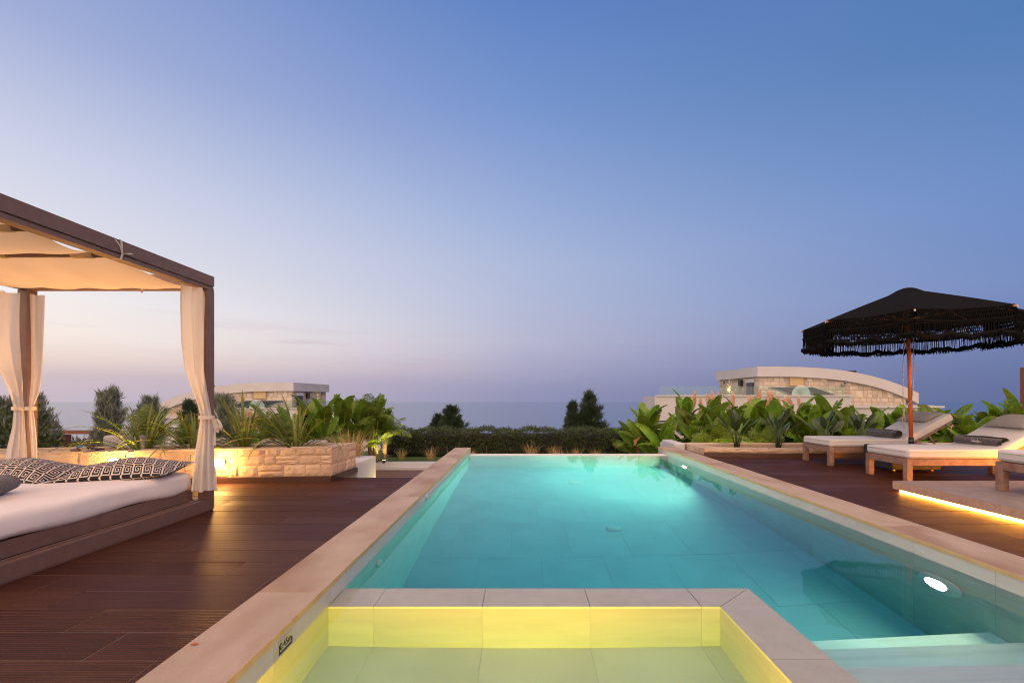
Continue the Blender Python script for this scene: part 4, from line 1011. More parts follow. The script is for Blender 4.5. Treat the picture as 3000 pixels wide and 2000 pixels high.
# ------------------------------------------------------------------ swing set
sw = thing('swing_set', (0, 0, 0), 'brown wooden playground swing frame far left behind the planter', 'swing set')
YS = 17.0
a = W(140, 1268, YS); b = W(276, 1266, YS)
MB().box(a[0], b[0], YS - 0.06, YS + 0.06, b[2] - 0.06, b[2] + 0.08).build('beam', M['brown_wood'], sw)
c = W(268, 1272, YS); d = W(262, 1330, YS)
MB().tube([(c[0], YS, c[2]), (c[0] - 0.08, YS - 0.35, -3.0)], 0.06, 6).build('post', M['brown_wood'], sw)
MB().tube([(c[0], YS, c[2]), (c[0] - 0.02, YS + 0.45, -3.0)], 0.06, 6).build('post', M['brown_wood'], sw)
for px in (211, 226, 248, 262):
    p = W(px, 1272, YS); MB().tube([(p[0], YS, p[2]), (p[0], YS, p[2] - 0.75)], 0.011, 4).build('chain', M['chain'], sw)
p = W(160, 1272, YS); q = W(186, 1272, YS)
MB().box(p[0] - .1, q[0], YS - 0.05, YS + 0.3, -3, p[2] - 0.02).build('panel', M['brown_wood'], sw)
r0 = W(92, 1212, YS); r1 = W(141, 1250, YS)
mb = MB(); h = 0.09
for y_ in (YS - 0.5, YS + 0.5): mb.v += [(r0[0], y_, r0[2]), (r1[0], y_, r1[2]), (r1[0], y_, r1[2] - h), (r0[0], y_, r0[2] - h)]
mb.f = [(0, 1, 2, 3), (7, 6, 5, 4), (0, 4, 5, 1), (1, 5, 6, 2), (2, 6, 7, 3)]; mb.mi = [0] * 5
mb.build('roof_board', M['brown_wood'], sw)
mb = MB(); r2 = (2 * r0[0] - r1[0], 0, r1[2])
for y_ in (YS - 0.5, YS + 0.5): mb.v += [(r0[0], y_, r0[2]), (r2[0], y_, r2[2]), (r2[0], y_, r2[2] - h), (r0[0], y_, r0[2] - h)]
mb.f = [(3, 2, 1, 0), (4, 5, 6, 7), (1, 5, 4, 0), (2, 6, 5, 1), (3, 7, 6, 2)]; mb.mi = [0] * 5
mb.build('roof_board', M['brown_wood'], sw)
p = W(129, 1250, YS); MB().box(p[0] - 0.06, p[0] + 0.06, YS - 0.4, YS - 0.28, -3, p[2]).build('post', M['brown_wood'], sw)

# sunken sofa with grey cushions
sf = thing('outdoor_sofa', (0, 0, -0.6), 'sunken outdoor sofa with grey back cushions behind the long planter', 'sofa')
MB().box(-6.2, -2.9, 6.75, 7.5, 0, 0.4).build('base', M['render_dim'], sf)
for (px0, px1, y0, y1) in ((312, 425, 1274, 1315), (600, 660, 1281, 1315), (770, 830, 1284, 1315), (905, 960, 1288, 1315)):
    a = W(px0, y0, 6.7); b = W(px1, y1, 6.7)
    MB().rbox(a[0], b[0], 6.62, 6.76, b[2] + 0.6 - 0.2, a[2] + 0.6, 0.045, 3).build('back_cushion', M['grey_cushion'], sf, True)

# small things lying on the planter wall
dw = MB(); pts = [W(256, 1313, 5.6), W(266, 1306, 5.62), W(276, 1304, 5.65)]; dw.tube(pts, [0.02, 0.016, 0.008], 6)
dw.tube([W(262, 1308, 5.6), W(280, 1315, 5.6), W(305, 1317, 5.58)], [0.02, 0.02, 0.012], 6)
tag(dw.build('driftwood', M['driftwood'], None, True), 'dark forked driftwood branch lying on the planter wall top', 'driftwood')
tp = thing('garden_tap', (0, 0, 0), 'small brass and blue garden tap on the planter wall top', 'tap')
MB().tube([W(210, 1319, 5.35), W(222, 1318, 5.35), W(233, 1318, 5.35)], [0.018, 0.022, 0.016], 8).build('body', mat('tap_bronze', (0.14, 0.07, 0.05), rough=0.5), tp, True)
MB().tube([W(226, 1314, 5.35), W(230, 1308, 5.35), W(247, 1306, 5.35)], [0.010, 0.012, 0.010], 8).build('handle', mat('tap_blue', (0.02, 0.14, 0.25), rough=0.4), tp, True)
MB().tube([W(2996, 1076, 22), W(2999, 1240, 22)], [0.09, 0.09], 8)
po = thing('utility_pole', (0, 0, 0), 'weathered brown pole cut off by the right edge of the photo', 'pole')
a = W(3004, 1076, 20); MB().box(a[0] - 0.13, a[0] + 0.13, 19.9, 20.1, -5, a[2]).build('post', M['brown_wood'], po)

# ------------------------------------------------------------------ vegetation
rv = random.Random(21)
def banana_leaf(seed, L=0.75, Wd=0.15, bend=0.9, torn=0.3):
    rq = random.Random(seed); mb = MB(); n = 16
    mid = []; a = 0.0; p = Vector((0, 0, 0)); pet = 0.26
    tang = []
    for i in range(n + 1):
        t = i / n; ang = R(8) + bend * t ** 1.7
        d = Vector((math.sin(ang), 0, math.cos(ang))); mid.append(p.copy()); tang.append(d); p = p + d * L / n
    base = [Vector((0, 0, -pet)), Vector((0, 0, -pet / 2))]
    wid = lambda t: Wd * (max(0.0, math.sin(math.pi * min(1, (t * 0.93 + 0.05)))) ** 0.55) * (1 - 0.25 * t)
    for s in (-1, 1):
        prev = None
        for i in range(n):
            t0, t1 = i / n, (i + 1) / n
            def outer(t, d, dro):
                w = wid(t); nrm = Vector((math.cos(R(8) + bend * t ** 1.7), 0, -math.sin(R(8) + bend * t ** 1.7)))
                up = -nrm
                fold = 0.28 + dro
                i0 = min(n, int(round(t * n)))
                lat = Vector((0, s * 1.0, 0))
                half = mid[i0] + lat * w * 0.5 + up * w * 0.20 * 1.0 + tang[i0] * 0.02
                out = mid[i0] + lat * w * math.cos(dro) + up * (w * 0.16 - w * math.sin(max(0, dro)) * 1.0) + tang[i0] * (0.05 + d)
                return half, out
            tear = prev is None or rq.random() < torn
            if tear: drA = rq.uniform(-0.1, 0.55); sh = rq.uniform(-0.015, 0.02)
            else: drA, sh = prev
            drB = drA + rq.uniform(-0.05, 0.05); shB = sh
            h0, o0 = outer(t0, sh, drA); h1, o1 = outer(t1, shB - (0.02 if rq.random() < torn else 0), drB)
            mb.add([mid[i], mid[i + 1], h1, h0, o1, o0], [(0, 1, 2, 3), (3, 2, 4, 5)] if s > 0 else [(3, 2, 1, 0), (5, 4, 2, 3)])
            prev = (drB, shB)
    b0 = len(mb.f)
    mb.tube(base + mid, [0.018, 0.015] + [0.011 * (1 - i / n) + 0.003 for i in range(n + 1)], 5, 1)
    return mb
ban_m = [banana_leaf(i, rv.uniform(0.62, 0.84), rv.uniform(0.165, 0.215), rv.uniform(0.25, 1.1), (0.05, 0.12, 0.4)[i % 3]).mesh('leaf', [M['banana'], M['midrib']], True) for i in range(9)]
dry_m = [banana_leaf(40 + i, 0.55, 0.09, 2.4, 0.6).mesh('dry_leaf', [M['banana_dry'], M['banana_dry']], True) for i in range(2)]
def banana(x, y, z, h, nl, label, group, dry=0, spread=1.0, seed=0, sc=1.0):
    rq = random.Random(seed * 13 + 5)
    t = thing('banana_plant', (x, y, z), label, 'banana plant', group)
    hs = max(0.10, h - 0.80 * sc)
    MB().tube([(0, 0, -0.1), (0, 0, hs * 0.6), (0, 0, hs)], [0.075, 0.06, 0.045], 8).build('stem', M['banana_stem'], t, True)
    for i in range(nl):
        az = i * 2.4 + rq.uniform(-0.4, 0.4) + seed; tilt = (0.06 + 0.95 * (i / nl) ** 1.1 * rq.uniform(0.6, 1.2)) * spread
        zz = hs * (1 - 0.55 * i / nl) + 0.2 * sc * (1 - i / nl) - 0.02
        s = sc * rq.uniform(0.82, 1.15)
        inst('leaf', rq.choice(ban_m), t, (math.cos(az) * 0.1 * tilt, math.sin(az) * 0.1 * tilt, zz), (Matrix.Rotation(az, 3, 'Z') @ Matrix.Rotation(tilt, 3, 'Y') @ Matrix.Rotation(rq.uniform(-1.25, 1.25), 3, 'Z')).to_euler(), (s, s, s))
    for i in range(dry):
        az = i * 1.9 + seed; inst('dry_leaf', rq.choice(dry_m), t, (math.cos(az) * 0.05, math.sin(az) * 0.05, hs * 0.9), (Matrix.Rotation(az, 3, 'Z') @ Matrix.Rotation(0.9, 3, 'Y')).to_euler(), (0.9,) * 3)
    return t
GB = 'banana plants on the right'
# x px, y px of the top, distance, leaves, dry, label
bl = [(1893, 1194, 11.0, 11, 5, 'bushy banana plant with dry brown stems at the end of the pool', 1.0),
      (1852, 1230, 11.6, 8, 3, 'small banana plant at the right end of the dark hedge', 1.1),
      (1945, 1232, 10.6, 8, 2, 'low spreading banana plant just left of the white wall end', 1.2),
      (2010, 1162, 11.2, 9, 1, 'tall banana plant with torn leaf before the white house corner', 0.9),
      (2050, 1195, 10.4, 9, 0, 'banana plant with low arching yellow leaf behind the coping end', 1.15),
      (2085, 1172, 11.0, 9, 0, 'banana plant left of the first dark paddle leaf plant', 0.85),
      (2128, 1192, 10.4, 8, 0, 'banana plant behind the first dark paddle leaf plant', 0.9),
      (2165, 1178, 11.3, 9, 0, 'banana plant below the black wall lamp of the house', 0.8),
      (2212, 1180, 10.8, 9, 0, 'broad leaved banana plant between the two dark paddle leaf plants', 0.85),
      (2255, 1188, 10.6, 8, 0, 'banana plant just below the satellite dish of the right house', 0.9),
      (2292, 1180, 11.0, 9, 0, 'banana plant behind the second dark paddle leaf plant', 0.85),
      (2342, 1172, 10.8, 9, 0, 'banana plant right of the pampas plumes', 0.9),
      (2385, 1196, 10.4, 9, 0, 'leaning banana plant above the foot of the far lounger', 1.0),
      (2432, 1168, 11.0, 10, 0, 'upright banana plant with two broad leaves beside the house parapet', 0.75),
      (2482, 1200, 10.5, 8, 0, 'low banana plant below the right corner of the parapet', 1.0),
      (2540, 1208, 11.0, 8, 0, 'banana plant behind the middle of the far lounger', 1.0),
      (2600, 1192, 11.4, 9, 0, 'banana plant just left of the umbrella cord', 0.9),
      (2650, 1194, 11.0, 8, 0, 'banana plant right behind the umbrella pole', 0.9),
      (2735, 1194, 11.0, 8, 0, 'banana plant rising behind the raised far backrest', 0.9),
      (2785, 1188, 10.6, 8, 0, 'banana plant with tall leaf right of the far backrest', 0.9),
      (2840, 1208, 10.2, 9, 0, 'low banana plant between the two raised backrests', 1.0),
      (2890, 1205, 10.6, 8, 0, 'banana plant with yellowish leaves left of the near backrest', 0.95),
      (2935, 1190, 10.4, 9, 0, 'tall banana plant behind the near backrest', 0.85),
      (2992, 1166, 10.0, 9, 0, 'banana plant cut off by the right edge of the photo', 0.85)]
for i, (px, py, Y, nl, dry, lab, sp) in enumerate(bl):
    p = W(px, py, Y); h = p[2] + 0.55
    banana(p[0], Y, -0.55, h + 0.04, nl + 6, lab, GB, dry, sp, i, 0.86 + 0.2 * rv.random())
GB2 = 'banana plants on the left'
for i, (px, py, Y, nl, lab, sp) in enumerate([(1005, 1152, 10.0, 10, 'tallest left banana plant with upright leaves above the straw grass', 0.75),
        (950, 1168, 9.6, 9, 'banana plant below the right end of the left house', 0.85), (905, 1172, 9.4, 9, 'banana plant in front of the left house door', 0.9),
        (1050, 1172, 10.4, 9, 'banana plant with torn leaf over the lit palm', 0.9), (1100, 1166, 10.8, 8, 'rightmost left banana plant leaning towards the sea', 1.0),
        (850, 1190, 9.2, 8, 'banana plant below the satellite dish of the left house', 0.9), (788, 1195, 9.0, 8, 'banana plant behind the left planter below the white parapet', 1.0),
        (690, 1216, 9.0, 6, 'small banana plant right of the tied curtain bow', 0.8)]):
    p = W(px, py, Y); banana(p[0], Y, -0.6, p[2] + 0.63, nl + 5, lab, GB2, 0, sp, 60 + i, 0.85)

def paddle_leaf(seed):
    rq = random.Random(seed); L = 0.30; mb = MB(); n = 9
    def fn(u, v):
        w = 0.062 * (math.sin(math.pi * (0.04 + 0.94 * v)) ** 0.7); a = 2 * u - 1
        return (0.05 * v * v + 0.25 * w * a * a, a * w, v * L)
    mb.grid(fn, 6, n); mb.tube([(0.0, 0, -0.02), (0.012, 0, L * 0.5), (0.045, 0, L * 0.95)], [0.006, 0.005, 0.002], 4); return mb
pad_m = [paddle_leaf(i).mesh('leaf', M['strelitzia'], True) for i in range(2)]
def strelitzia(x, y, z, h, label, seed, sc=1.0):
    rq = random.Random(seed); t = thing('bird_of_paradise', (x, y, z), label, 'plant', 'dark paddle leaf plants in the right planter')
    st = MB()
    for i in range(12):
        az = i * 2.4 + seed; lean = rq.uniform(0.05, 0.75) * (0.4 + 0.6 * i / 15); hh = h * rq.uniform(0.55, 0.8) * (1 - 0.25 * lean)
        tip = Vector((math.cos(az) * hh * math.tan(lean) * 0.8, math.sin(az) * hh * math.tan(lean) * 0.8, hh))
        st.tube([(math.cos(az) * 0.03, math.sin(az) * 0.03, 0), tip * 0.5 - Vector((tip.x * .15, tip.y * .15, 0)), tip], [0.011, 0.009, 0.007], 5)
        s = sc * rq.uniform(0.75, 1.05)
        inst('leaf', rq.choice(pad_m), t, tip, (Matrix.Rotation(az, 3, 'Z') @ Matrix.Rotation(lean * 1.25 + 0.12, 3, 'Y') @ Matrix.Rotation(rq.uniform(-1, 1), 3, 'Z')).to_euler(), (s,) * 3)
    st.build('stems', M['strelitzia'], t, True)
for i, (px, py, Y, top, lab) in enumerate([(2158, 1308, 8.75, 1205, 'dark paddle leaf plant at the left end of the right planter'), (2280, 1308, 8.75, 1210, 'second dark paddle leaf plant in the right planter'),
        (2420, 1300, 8.8, 1210, 'dark paddle leaf plant behind the foot of the far lounger'), (2518, 1300, 8.9, 1212, 'dark upright paddle leaf plant beside the umbrella')]):
    p = W(px, py, Y); strelitzia(p[0], Y, 0.04, EYE - (top - 1166) * Y / FX - 0.04, lab, i + 3, 1.0)

def blade(seed, L, w, bend):
    rq = random.Random(seed); mb = MB(); n = 10; p = Vector((0, 0, 0)); pts = []; ds = []
    for i in range(n + 1):
        t = i / n; a = bend * t ** 1.8; d = Vector((math.sin(a), 0, math.cos(a))); pts.append(p.copy()); ds.append(d); p = p + d * L / n
    vs = []
    for i, q in enumerate(pts):
        t = i / n; ww = w * (0.55 + 0.9 * t) * (1 - t ** 3) ; nn = Vector((math.cos(bend * t ** 1.8), 0, -math.sin(bend * t ** 1.8)))
        vs += [q + Vector((0, -ww, 0)) - nn * ww * 0.5, q, q + Vector((0, ww, 0)) - nn * ww * 0.5]
    fs = []
    for i in range(n): fs += [(3 * i, 3 * i + 1, 3 * i + 4, 3 * i + 3), (3 * i + 1, 3 * i + 2, 3 * i + 5, 3 * i + 4)]
    return mb.add(vs, fs)
bla_m = [blade(i, 0.66 + 0.05 * i, 0.015, b).mesh('leaf', M['flax'], True) for i, b in enumerate((0.25, 0.6, 1.0, 1.5, 2.0))]
def flax(x, y, z, sc, label, seed, n=42):
    rq = random.Random(seed); t = thing('flax_plant', (x, y, z), label, 'flax plant', 'spiky flax plants in the left planter')
    for i in range(n):
        az = rq.uniform(0, 6.28); tl = rq.uniform(0.05, 1.15); s = sc * rq.uniform(0.65, 1.15)
        k = min(4, int(tl * 4 + rq.uniform(-0.6, 1.0))); k = max(0, k)
        inst('leaf', bla_m[k], t, (math.cos(az) * 0.04, math.sin(az) * 0.04, 0), (Matrix.Rotation(az, 3, 'Z') @ Matrix.Rotation(tl, 3, 'Y')).to_euler(), (s,) * 3)
for i, (px, Y, sc, lab) in enumerate([(418, 5.75, 1.09, 'arching flax plant with leaf hanging over the left wall lamp'), (570, 5.92, 0.98, 'flax plant standing just left of the tied curtain'),
        (715, 6.0, 1.15, 'tall flax plant right of the daybed post with red edged leaves'), (868, 6.12, 1.15, 'yellow edged flax plant at the right end of the left planter')]):
    flax((px - 1531) * Y / FX, Y, 0.33, sc, lab, 30 + i)

def frond(seed, L, bend, droop):
    rq = random.Random(seed); mb = MB(); n = 24; p = Vector((0, 0, 0)); pts = []; ang = []
    for i in range(n + 1):
        t = i / n; a = bend * t ** 1.4; pts.append(p.copy()); ang.append(a); p = p + Vector((math.sin(a), 0, math.cos(a))) * L / n
    mb.tube(pts[::2], [0.008 * (1 - i / 13) + 0.002 for i in range(len(pts[::2]))], 4)
    for i in range(3, n + 1):
        t = i / n; l = L * 0.40 * (math.sin(math.pi * (0.12 + 0.83 * t)) ** 0.7) * rq.uniform(0.85, 1.1); w = 0.011
        d = Vector((math.sin(ang[i]), 0, math.cos(ang[i])))
        for s in (-1, 1):
            side = Vector((0, s, 0)); dirn = (side * 0.85 + d * 0.55 + Vector((0, 0, rq.uniform(-.1, .1)))).normalized()
            m = pts[i] + dirn * l * 0.5; tip = pts[i] + dirn * l * 0.95 + Vector((0, 0, -droop * l * 0.55)); m.z -= droop * l * 0.12
            x = d * w
            mb.add([pts[i] - x * 0.5, pts[i] + x * 0.5, m + x, m - x, tip], [(0, 1, 2, 3), (3, 2, 4)])
    return mb
fr_m = [frond(i, 0.8, b, 0.9).mesh('frond', M['palm'], False) for i, b in enumerate((0.6, 1.1, 1.6, 2.1))]
def palm(x, y, z, trunk, sc, nf, label, seed):
    rq = random.Random(seed); t = thing('palm', (x, y, z), label, 'palm', 'small feathery palms in the garden beds')
    mb = MB(); k = 9
    mb.tube([(0.01 * math.sin(i), 0, trunk * i / k) for i in range(k + 1)], [0.05 + (0.008 if i % 2 else 0) for i in range(k + 1)], 8)
    mb.build('trunk', M['bark'], t)
    for i in range(nf):
        az = i * 2.4 + rq.uniform(-.2, .2); tl = 0.05 + 0.95 * (i / nf); s = sc * rq.uniform(0.85, 1.12)
        inst('frond', fr_m[min(3, int(i / nf * 3.4))], t, (0, 0, trunk), (Matrix.Rotation(az, 3, 'Z') @ Matrix.Rotation(tl, 3, 'Y') @ Matrix.Rotation(rq.uniform(-.3, .3), 3, 'Z')).to_euler(), (s,) * 3)
    return t
for i, (px, Y, z, tr, sc, nf, lab) in enumerate([(425, 7.0, -0.3, 0.70, 0.66, 14, 'feathery green palm behind the planter left of the curtain'),
        (1128, 10.95, -0.52, 0.62, 0.80, 24, 'feathery palm glowing yellow left of the pool on the lawn edge'),
        (1085, 10.6, -0.52, 0.95, 0.95, 18, 'taller drooping palm behind the white block wall'),
        (560, 7.3, -0.3, 0.62, 0.6, 18, 'small palm half hidden behind the tied curtain'),
        (800, 8.4, -0.4, 0.72, 0.7, 18, 'fine leaved palm between flax and banana plants'),
        (2105, 9.7, -0.45, 0.50, 0.85, 20, 'yellow lit palm left of the first dark paddle leaf plant'),
        (2235, 9.65, -0.45, 0.25, 0.85, 22, 'low bright yellow palm between the dark paddle leaf plants')]):
    palm((px - 1531) * Y / FX, Y, z, tr, sc, nf, lab, 70 + i)

# garden up-lights (the photograph shows the foliage they light)
def uplight(x, y, z, power, label, aim=(0, 0.1, 1), colour=(1.0, 0.74, 0.26)):
    t = thing('garden_spotlight', (x, y, z), label, 'spotlight', 'small spike spotlights in the planting')
    d = Vector(aim).normalized()
    MB().tube([(0, 0, -0.12), (0, 0, 0)], 0.008, 6).build('spike', M['black_metal'], t)
    MB().tube([d * -0.02, d * 0.05], 0.035, 12).build('housing', M['black_metal'], t, True)
    MB().tube([d * 0.0505, d * 0.053], 0.028, 12).build('lens', M['garden_lens'], t)
    l = bpy.data.lights.new('garden_bulb', 'SPOT'); l.energy = power; l.color = colour; l.spot_size = R(120); l.spot_blend = 0.6; l.shadow_soft_size = 0.03
    o = bpy.data.objects.new('garden_bulb', l); COL.objects.link(o); o.parent = t; o.location = d * 0.06; o.rotation_euler = d.to_track_quat('-Z', 'Y').to_euler()
uplight(-3.85, 4.80, 0.12, 160, 'spike spotlight hidden behind the daybed shining up at its roof', (0.02, -0.72, 1), (1.0, 0.44, 0.085))
uplight(-3.25, 10.65, -0.45, 40, 'spike spotlight at the foot of the yellow lit lawn palm', (0.0, 0.25, 1))
uplight(4.75, 9.38, -0.40, 55, 'spike spotlight below the low bright yellow palm', (0.05, 0.25, 1))
uplight(3.95, 9.4, -0.40, 26, 'spike spotlight below the palm left of the paddle leaf plant', (0, 0.3, 1))
uplight(-2.15, 7.6, -0.50, 30, 'spike spotlight on the lower terrace facing the white block wall', (-0.5, -0.6, 0.35))
uplight(-2.95, 7.1, 0.0, 14, 'spike spotlight at the foot of the straw grass', (0.3, 0.5, 1))

# grasses
def tuft(x, y, z, h, n, spread, m, label, seed, group, w=0.0035):
    rq = random.Random(seed); mb = MB()
    for i in range(n):
        az = rq.uniform(0, 6.28); r = rq.uniform(0, 0.07) * spread; l = h * rq.uniform(0.6, 1.1); tl = rq.uniform(0.0, 0.5) * spread
        b = Vector((math.cos(az) * r, math.sin(az) * r, 0)); d = Vector((math.cos(az) * math.sin(tl), math.sin(az) * math.sin(tl), math.cos(tl)))
        m1 = b + d * l * 0.55; tip = b + d * l + Vector((math.cos(az), math.sin(az), -0.5)) * l * 0.12 * spread
        s = Vector((-math.sin(rq.uniform(0, 6)), math.cos(az), 0)).normalized() * w
        mb.add([b - s, b + s, m1 + s, m1 - s, tip], [(0, 1, 2, 3), (3, 2, 4)])
    o = mb.build('grass_tuft', M[m], None, False, (x, y, z)); tag(o, label, 'grass', group); return o
tuft(-2.72, 7.15, -0.2, 0.78, 420, 0.8, 'straw', 'tall golden straw grass behind the end of the left planter', 1, 'dry grass tufts')
for i, (px, Y, h, lab) in enumerate([(1556, 11.7, 0.52, 'dry grass tuft against the hedge left of the middle of the pool end'), (1622, 11.75, 0.42, 'dry grass tuft against the hedge behind the middle of the weir'), (1688, 11.75, 0.36, 'thin dry grass tuft right of the weir middle'),
        (1745, 11.7, 0.3, 'short dry grass tuft near the right end of the hedge'), (1262, 11.5, 0.38, 'dry grass tuft just right of the left coping end'), (1176, 11.55, 0.34, 'dry grass tuft on the lawn right of the lit palm'),
        (1100, 11.3, 0.36, 'dry grass tuft on the lawn left of the lit palm'), (1385, 11.6, 0.3, 'dry grass tuft peeping beside the coping end top'), (1640, 11.4, 0.3, 'small dry grass tuft close behind the weir')]):
    tuft((px - 1531) * Y / FX, Y, -0.52, h, 60, 1.1, 'straw', lab, 10 + i, 'dry grass tufts')

def plume(seed):
    rq = random.Random(seed); mb = MB(); H = 0.5
    mb.tube([(0, 0, -0.9), (0, 0, 0), (0.02, 0, H * 0.9)], [0.006, 0.005, 0.002], 4)
    for i in range(420):
        t = rq.random(); az = rq.uniform(0, 6.28); r = 0.075 * math.sin(math.pi * (0.08 + 0.9 * t)) ** 0.8 * rq.uniform(0.5, 1)
        b = Vector((0.02 * t, 0, t * H)); tip = b + Vector((math.cos(az) * r, math.sin(az) * r, 0.07)); s = Vector((-math.sin(az), math.cos(az), 0)) * 0.008
        mb.add([b - s * .5, b + s * .5, tip + s, tip + Vector((0, 0, 0.02)), tip - s], [(0, 1, 2, 3, 4)])
    return mb
pl_m = [plume(i).mesh('plume', M['plume']) for i in range(4)]
def pampas(x, y, z, n, spread, h, label, seed):
    rq = random.Random(seed); t = thing('pampas_grass', (x, y, z), label, 'pampas grass', 'pampas grass with pink plumes')
    for i in range(n):
        s = rq.uniform(0.7, 1.05)
        inst('plume', rq.choice(pl_m), t, (rq.uniform(-spread, spread), rq.uniform(-0.3, 0.3), h + rq.uniform(-0.25, 0.05)), (rq.uniform(-.15, .15), rq.uniform(-.25, .25), rq.uniform(0, 6)), (s,) * 3)
    mb = MB()
    for i in range(160):
        az = rq.uniform(0, 6.28); l = h * rq.uniform(0.7, 1.1); d = Vector((math.cos(az) * rq.uniform(0.1, 0.6), math.sin(az) * 0.3, 1)).normalized()
        s = Vector((0.006, 0, 0)); b = Vector((rq.uniform(-spread, spread) * .5, 0, 0))
        mb.add([b - s, b + s, b + d * l * 0.6 + s, b + d * l * 0.6 - s, b + d * l + Vector((d.x, d.y, -.2)) * 0.2], [(0, 1, 2, 3), (3, 2, 4)])
    mb.build('blades', M['straw'], t)['kind'] = 'stuff'
for i, (px, n, sp, yt, lab) in enumerate([(2050, 6, 0.35, 1176, 'pampas plumes left of the stone house corner'), (2110, 9, 0.42, 1172, 'pampas plumes below the black wall lamp of the right house'), (2225, 12, 0.42, 1166, 'densest pampas plumes in front of the satellite dish'), (2315, 5, 0.4, 1168, 'sparse pampas plumes right of the satellite dish')]):
    Y = 13.2; p = W(px, yt, Y); pampas(p[0], Y, -0.6, n, sp, p[2] + 0.6 - 0.3, lab, i)
p = W(728, 1225, 11.5); pampas(p[0], 11.5, -0.6, 16, 0.35, p[2] + 0.6 - 0.32, 'pampas plumes below the left house parapet', 9)
p = W(860, 1212, 11.5); pampas(p[0], 11.5, -0.6, 4, 0.12, p[2] + 0.6 - 0.32, 'two thin pampas plumes beside the left banana plants', 10)

# leaf clouds
def leafmesh(name, pos, dirs, nrm, ln, wd, m, parent=None, kind=None):
    n = len(pos); side = np.cross(dirs, nrm); side /= np.linalg.norm(side, axis=1, keepdims=True) + 1e-9
    a = pos; b = pos + dirs * ln[:, None] * 0.5 + side * wd[:, None]; c = pos + dirs * ln[:, None]; d = pos + dirs * ln[:, None] * 0.5 - side * wd[:, None]
    v = np.stack([a, b, c, d], 1).reshape(-1, 3)
    me = bpy.data.meshes.new(name); me.vertices.add(4 * n); me.vertices.foreach_set('co', v.ravel())
    me.loops.add(4 * n); me.loops.foreach_set('vertex_index', np.arange(4 * n)); me.polygons.add(n)
    me.polygons.foreach_set('loop_start', np.arange(0, 4 * n, 4)); me.polygons.foreach_set('loop_total', np.full(n, 4))
    me.materials.append(m); me.update(calc_edges=True); me.validate()
    o = inst(name, me, parent)
    if kind: o['kind'] = kind
    return o
rg = np.random.default_rng(4)
def unit(n):
    v = rg.normal(size=(n, 3)); return v / np.linalg.norm(v, axis=1, keepdims=True)
hd = thing('hedge', (0, 12.4, -0.55), 'long clipped dark green hedge across the far end of the pool', 'hedge')
hx0, hx1, hy0, hy1, hz1 = -3.75, 3.1, -0.38, 0.75, 0.70
MB().rbox(hx0 + .1, hx1 - .1, hy0 + 0.1, hy1 - 0.1, 0.08, hz1 - 0.09, 0.08, 2).build('dark_core', M['hedge_core'], hd)  # solid near-black box filling the hedge behind its leaves
n = 36000
f = rg.random(n)
pos = np.empty((n, 3)); pos[:, 0] = rg.uniform(hx0, hx1, n)
front = f < 0.58
pos[:, 1] = np.where(front, hy0 + np.abs(rg.normal(0, 0.05, n)), rg.uniform(hy0, hy1, n))
pos[:, 2] = np.where(front, rg.uniform(0.05, hz1, n), hz1 + rg.normal(-0.02, 0.03, n))
wav = 0.05 * np.sin(pos[:, 0] * 2.1) + 0.03 * np.sin(pos[:, 0] * 6.3 + pos[:, 2] * 5) + 0.025 * np.sin(pos[:, 0] * 13 + 1)
pos[:, 1] += np.where(front, wav, 0); pos[:, 2] += np.where(front, 0, 0.035 * np.sin(pos[:, 0] * 4.7) + 0.025 * np.sin(pos[:, 0] * 11) + np.abs(rg.normal(0, 0.028, n)))
keep = rg.random(n) < np.clip(0.55 + 0.5 * np.sin(pos[:, 0] * 9 + np.sin(pos[:, 2] * 14) * 2) * np.sin(pos[:, 2] * 17 + pos[:, 0] * 3), 0.15, 1) ; keep |= ~front
pos = pos[keep]; n = len(pos)
d = unit(n); d[:, 2] = np.abs(d[:, 2]) + 0.2; d[:, 1] -= 0.4; d /= np.linalg.norm(d, axis=1, keepdims=True)
leafmesh('foliage', pos, d, unit(n), rg.uniform(0.03, 0.055, n), rg.uniform(0.008, 0.014, n), M['hedge'], hd, 'stuff')
mb = MB()
for i in range(26):
    x = rv.uniform(hx0, hx1); mb.tube([(x, hy0 + 0.06, 0), (x + rv.uniform(-.05, .05), hy0 + 0.02, 0.15), (x + rv.uniform(-.15, .15), hy0 + 0.03, 0.33)], [0.012, 0.009, 0.004], 5)
mb.build('stems', M['bark'], hd)
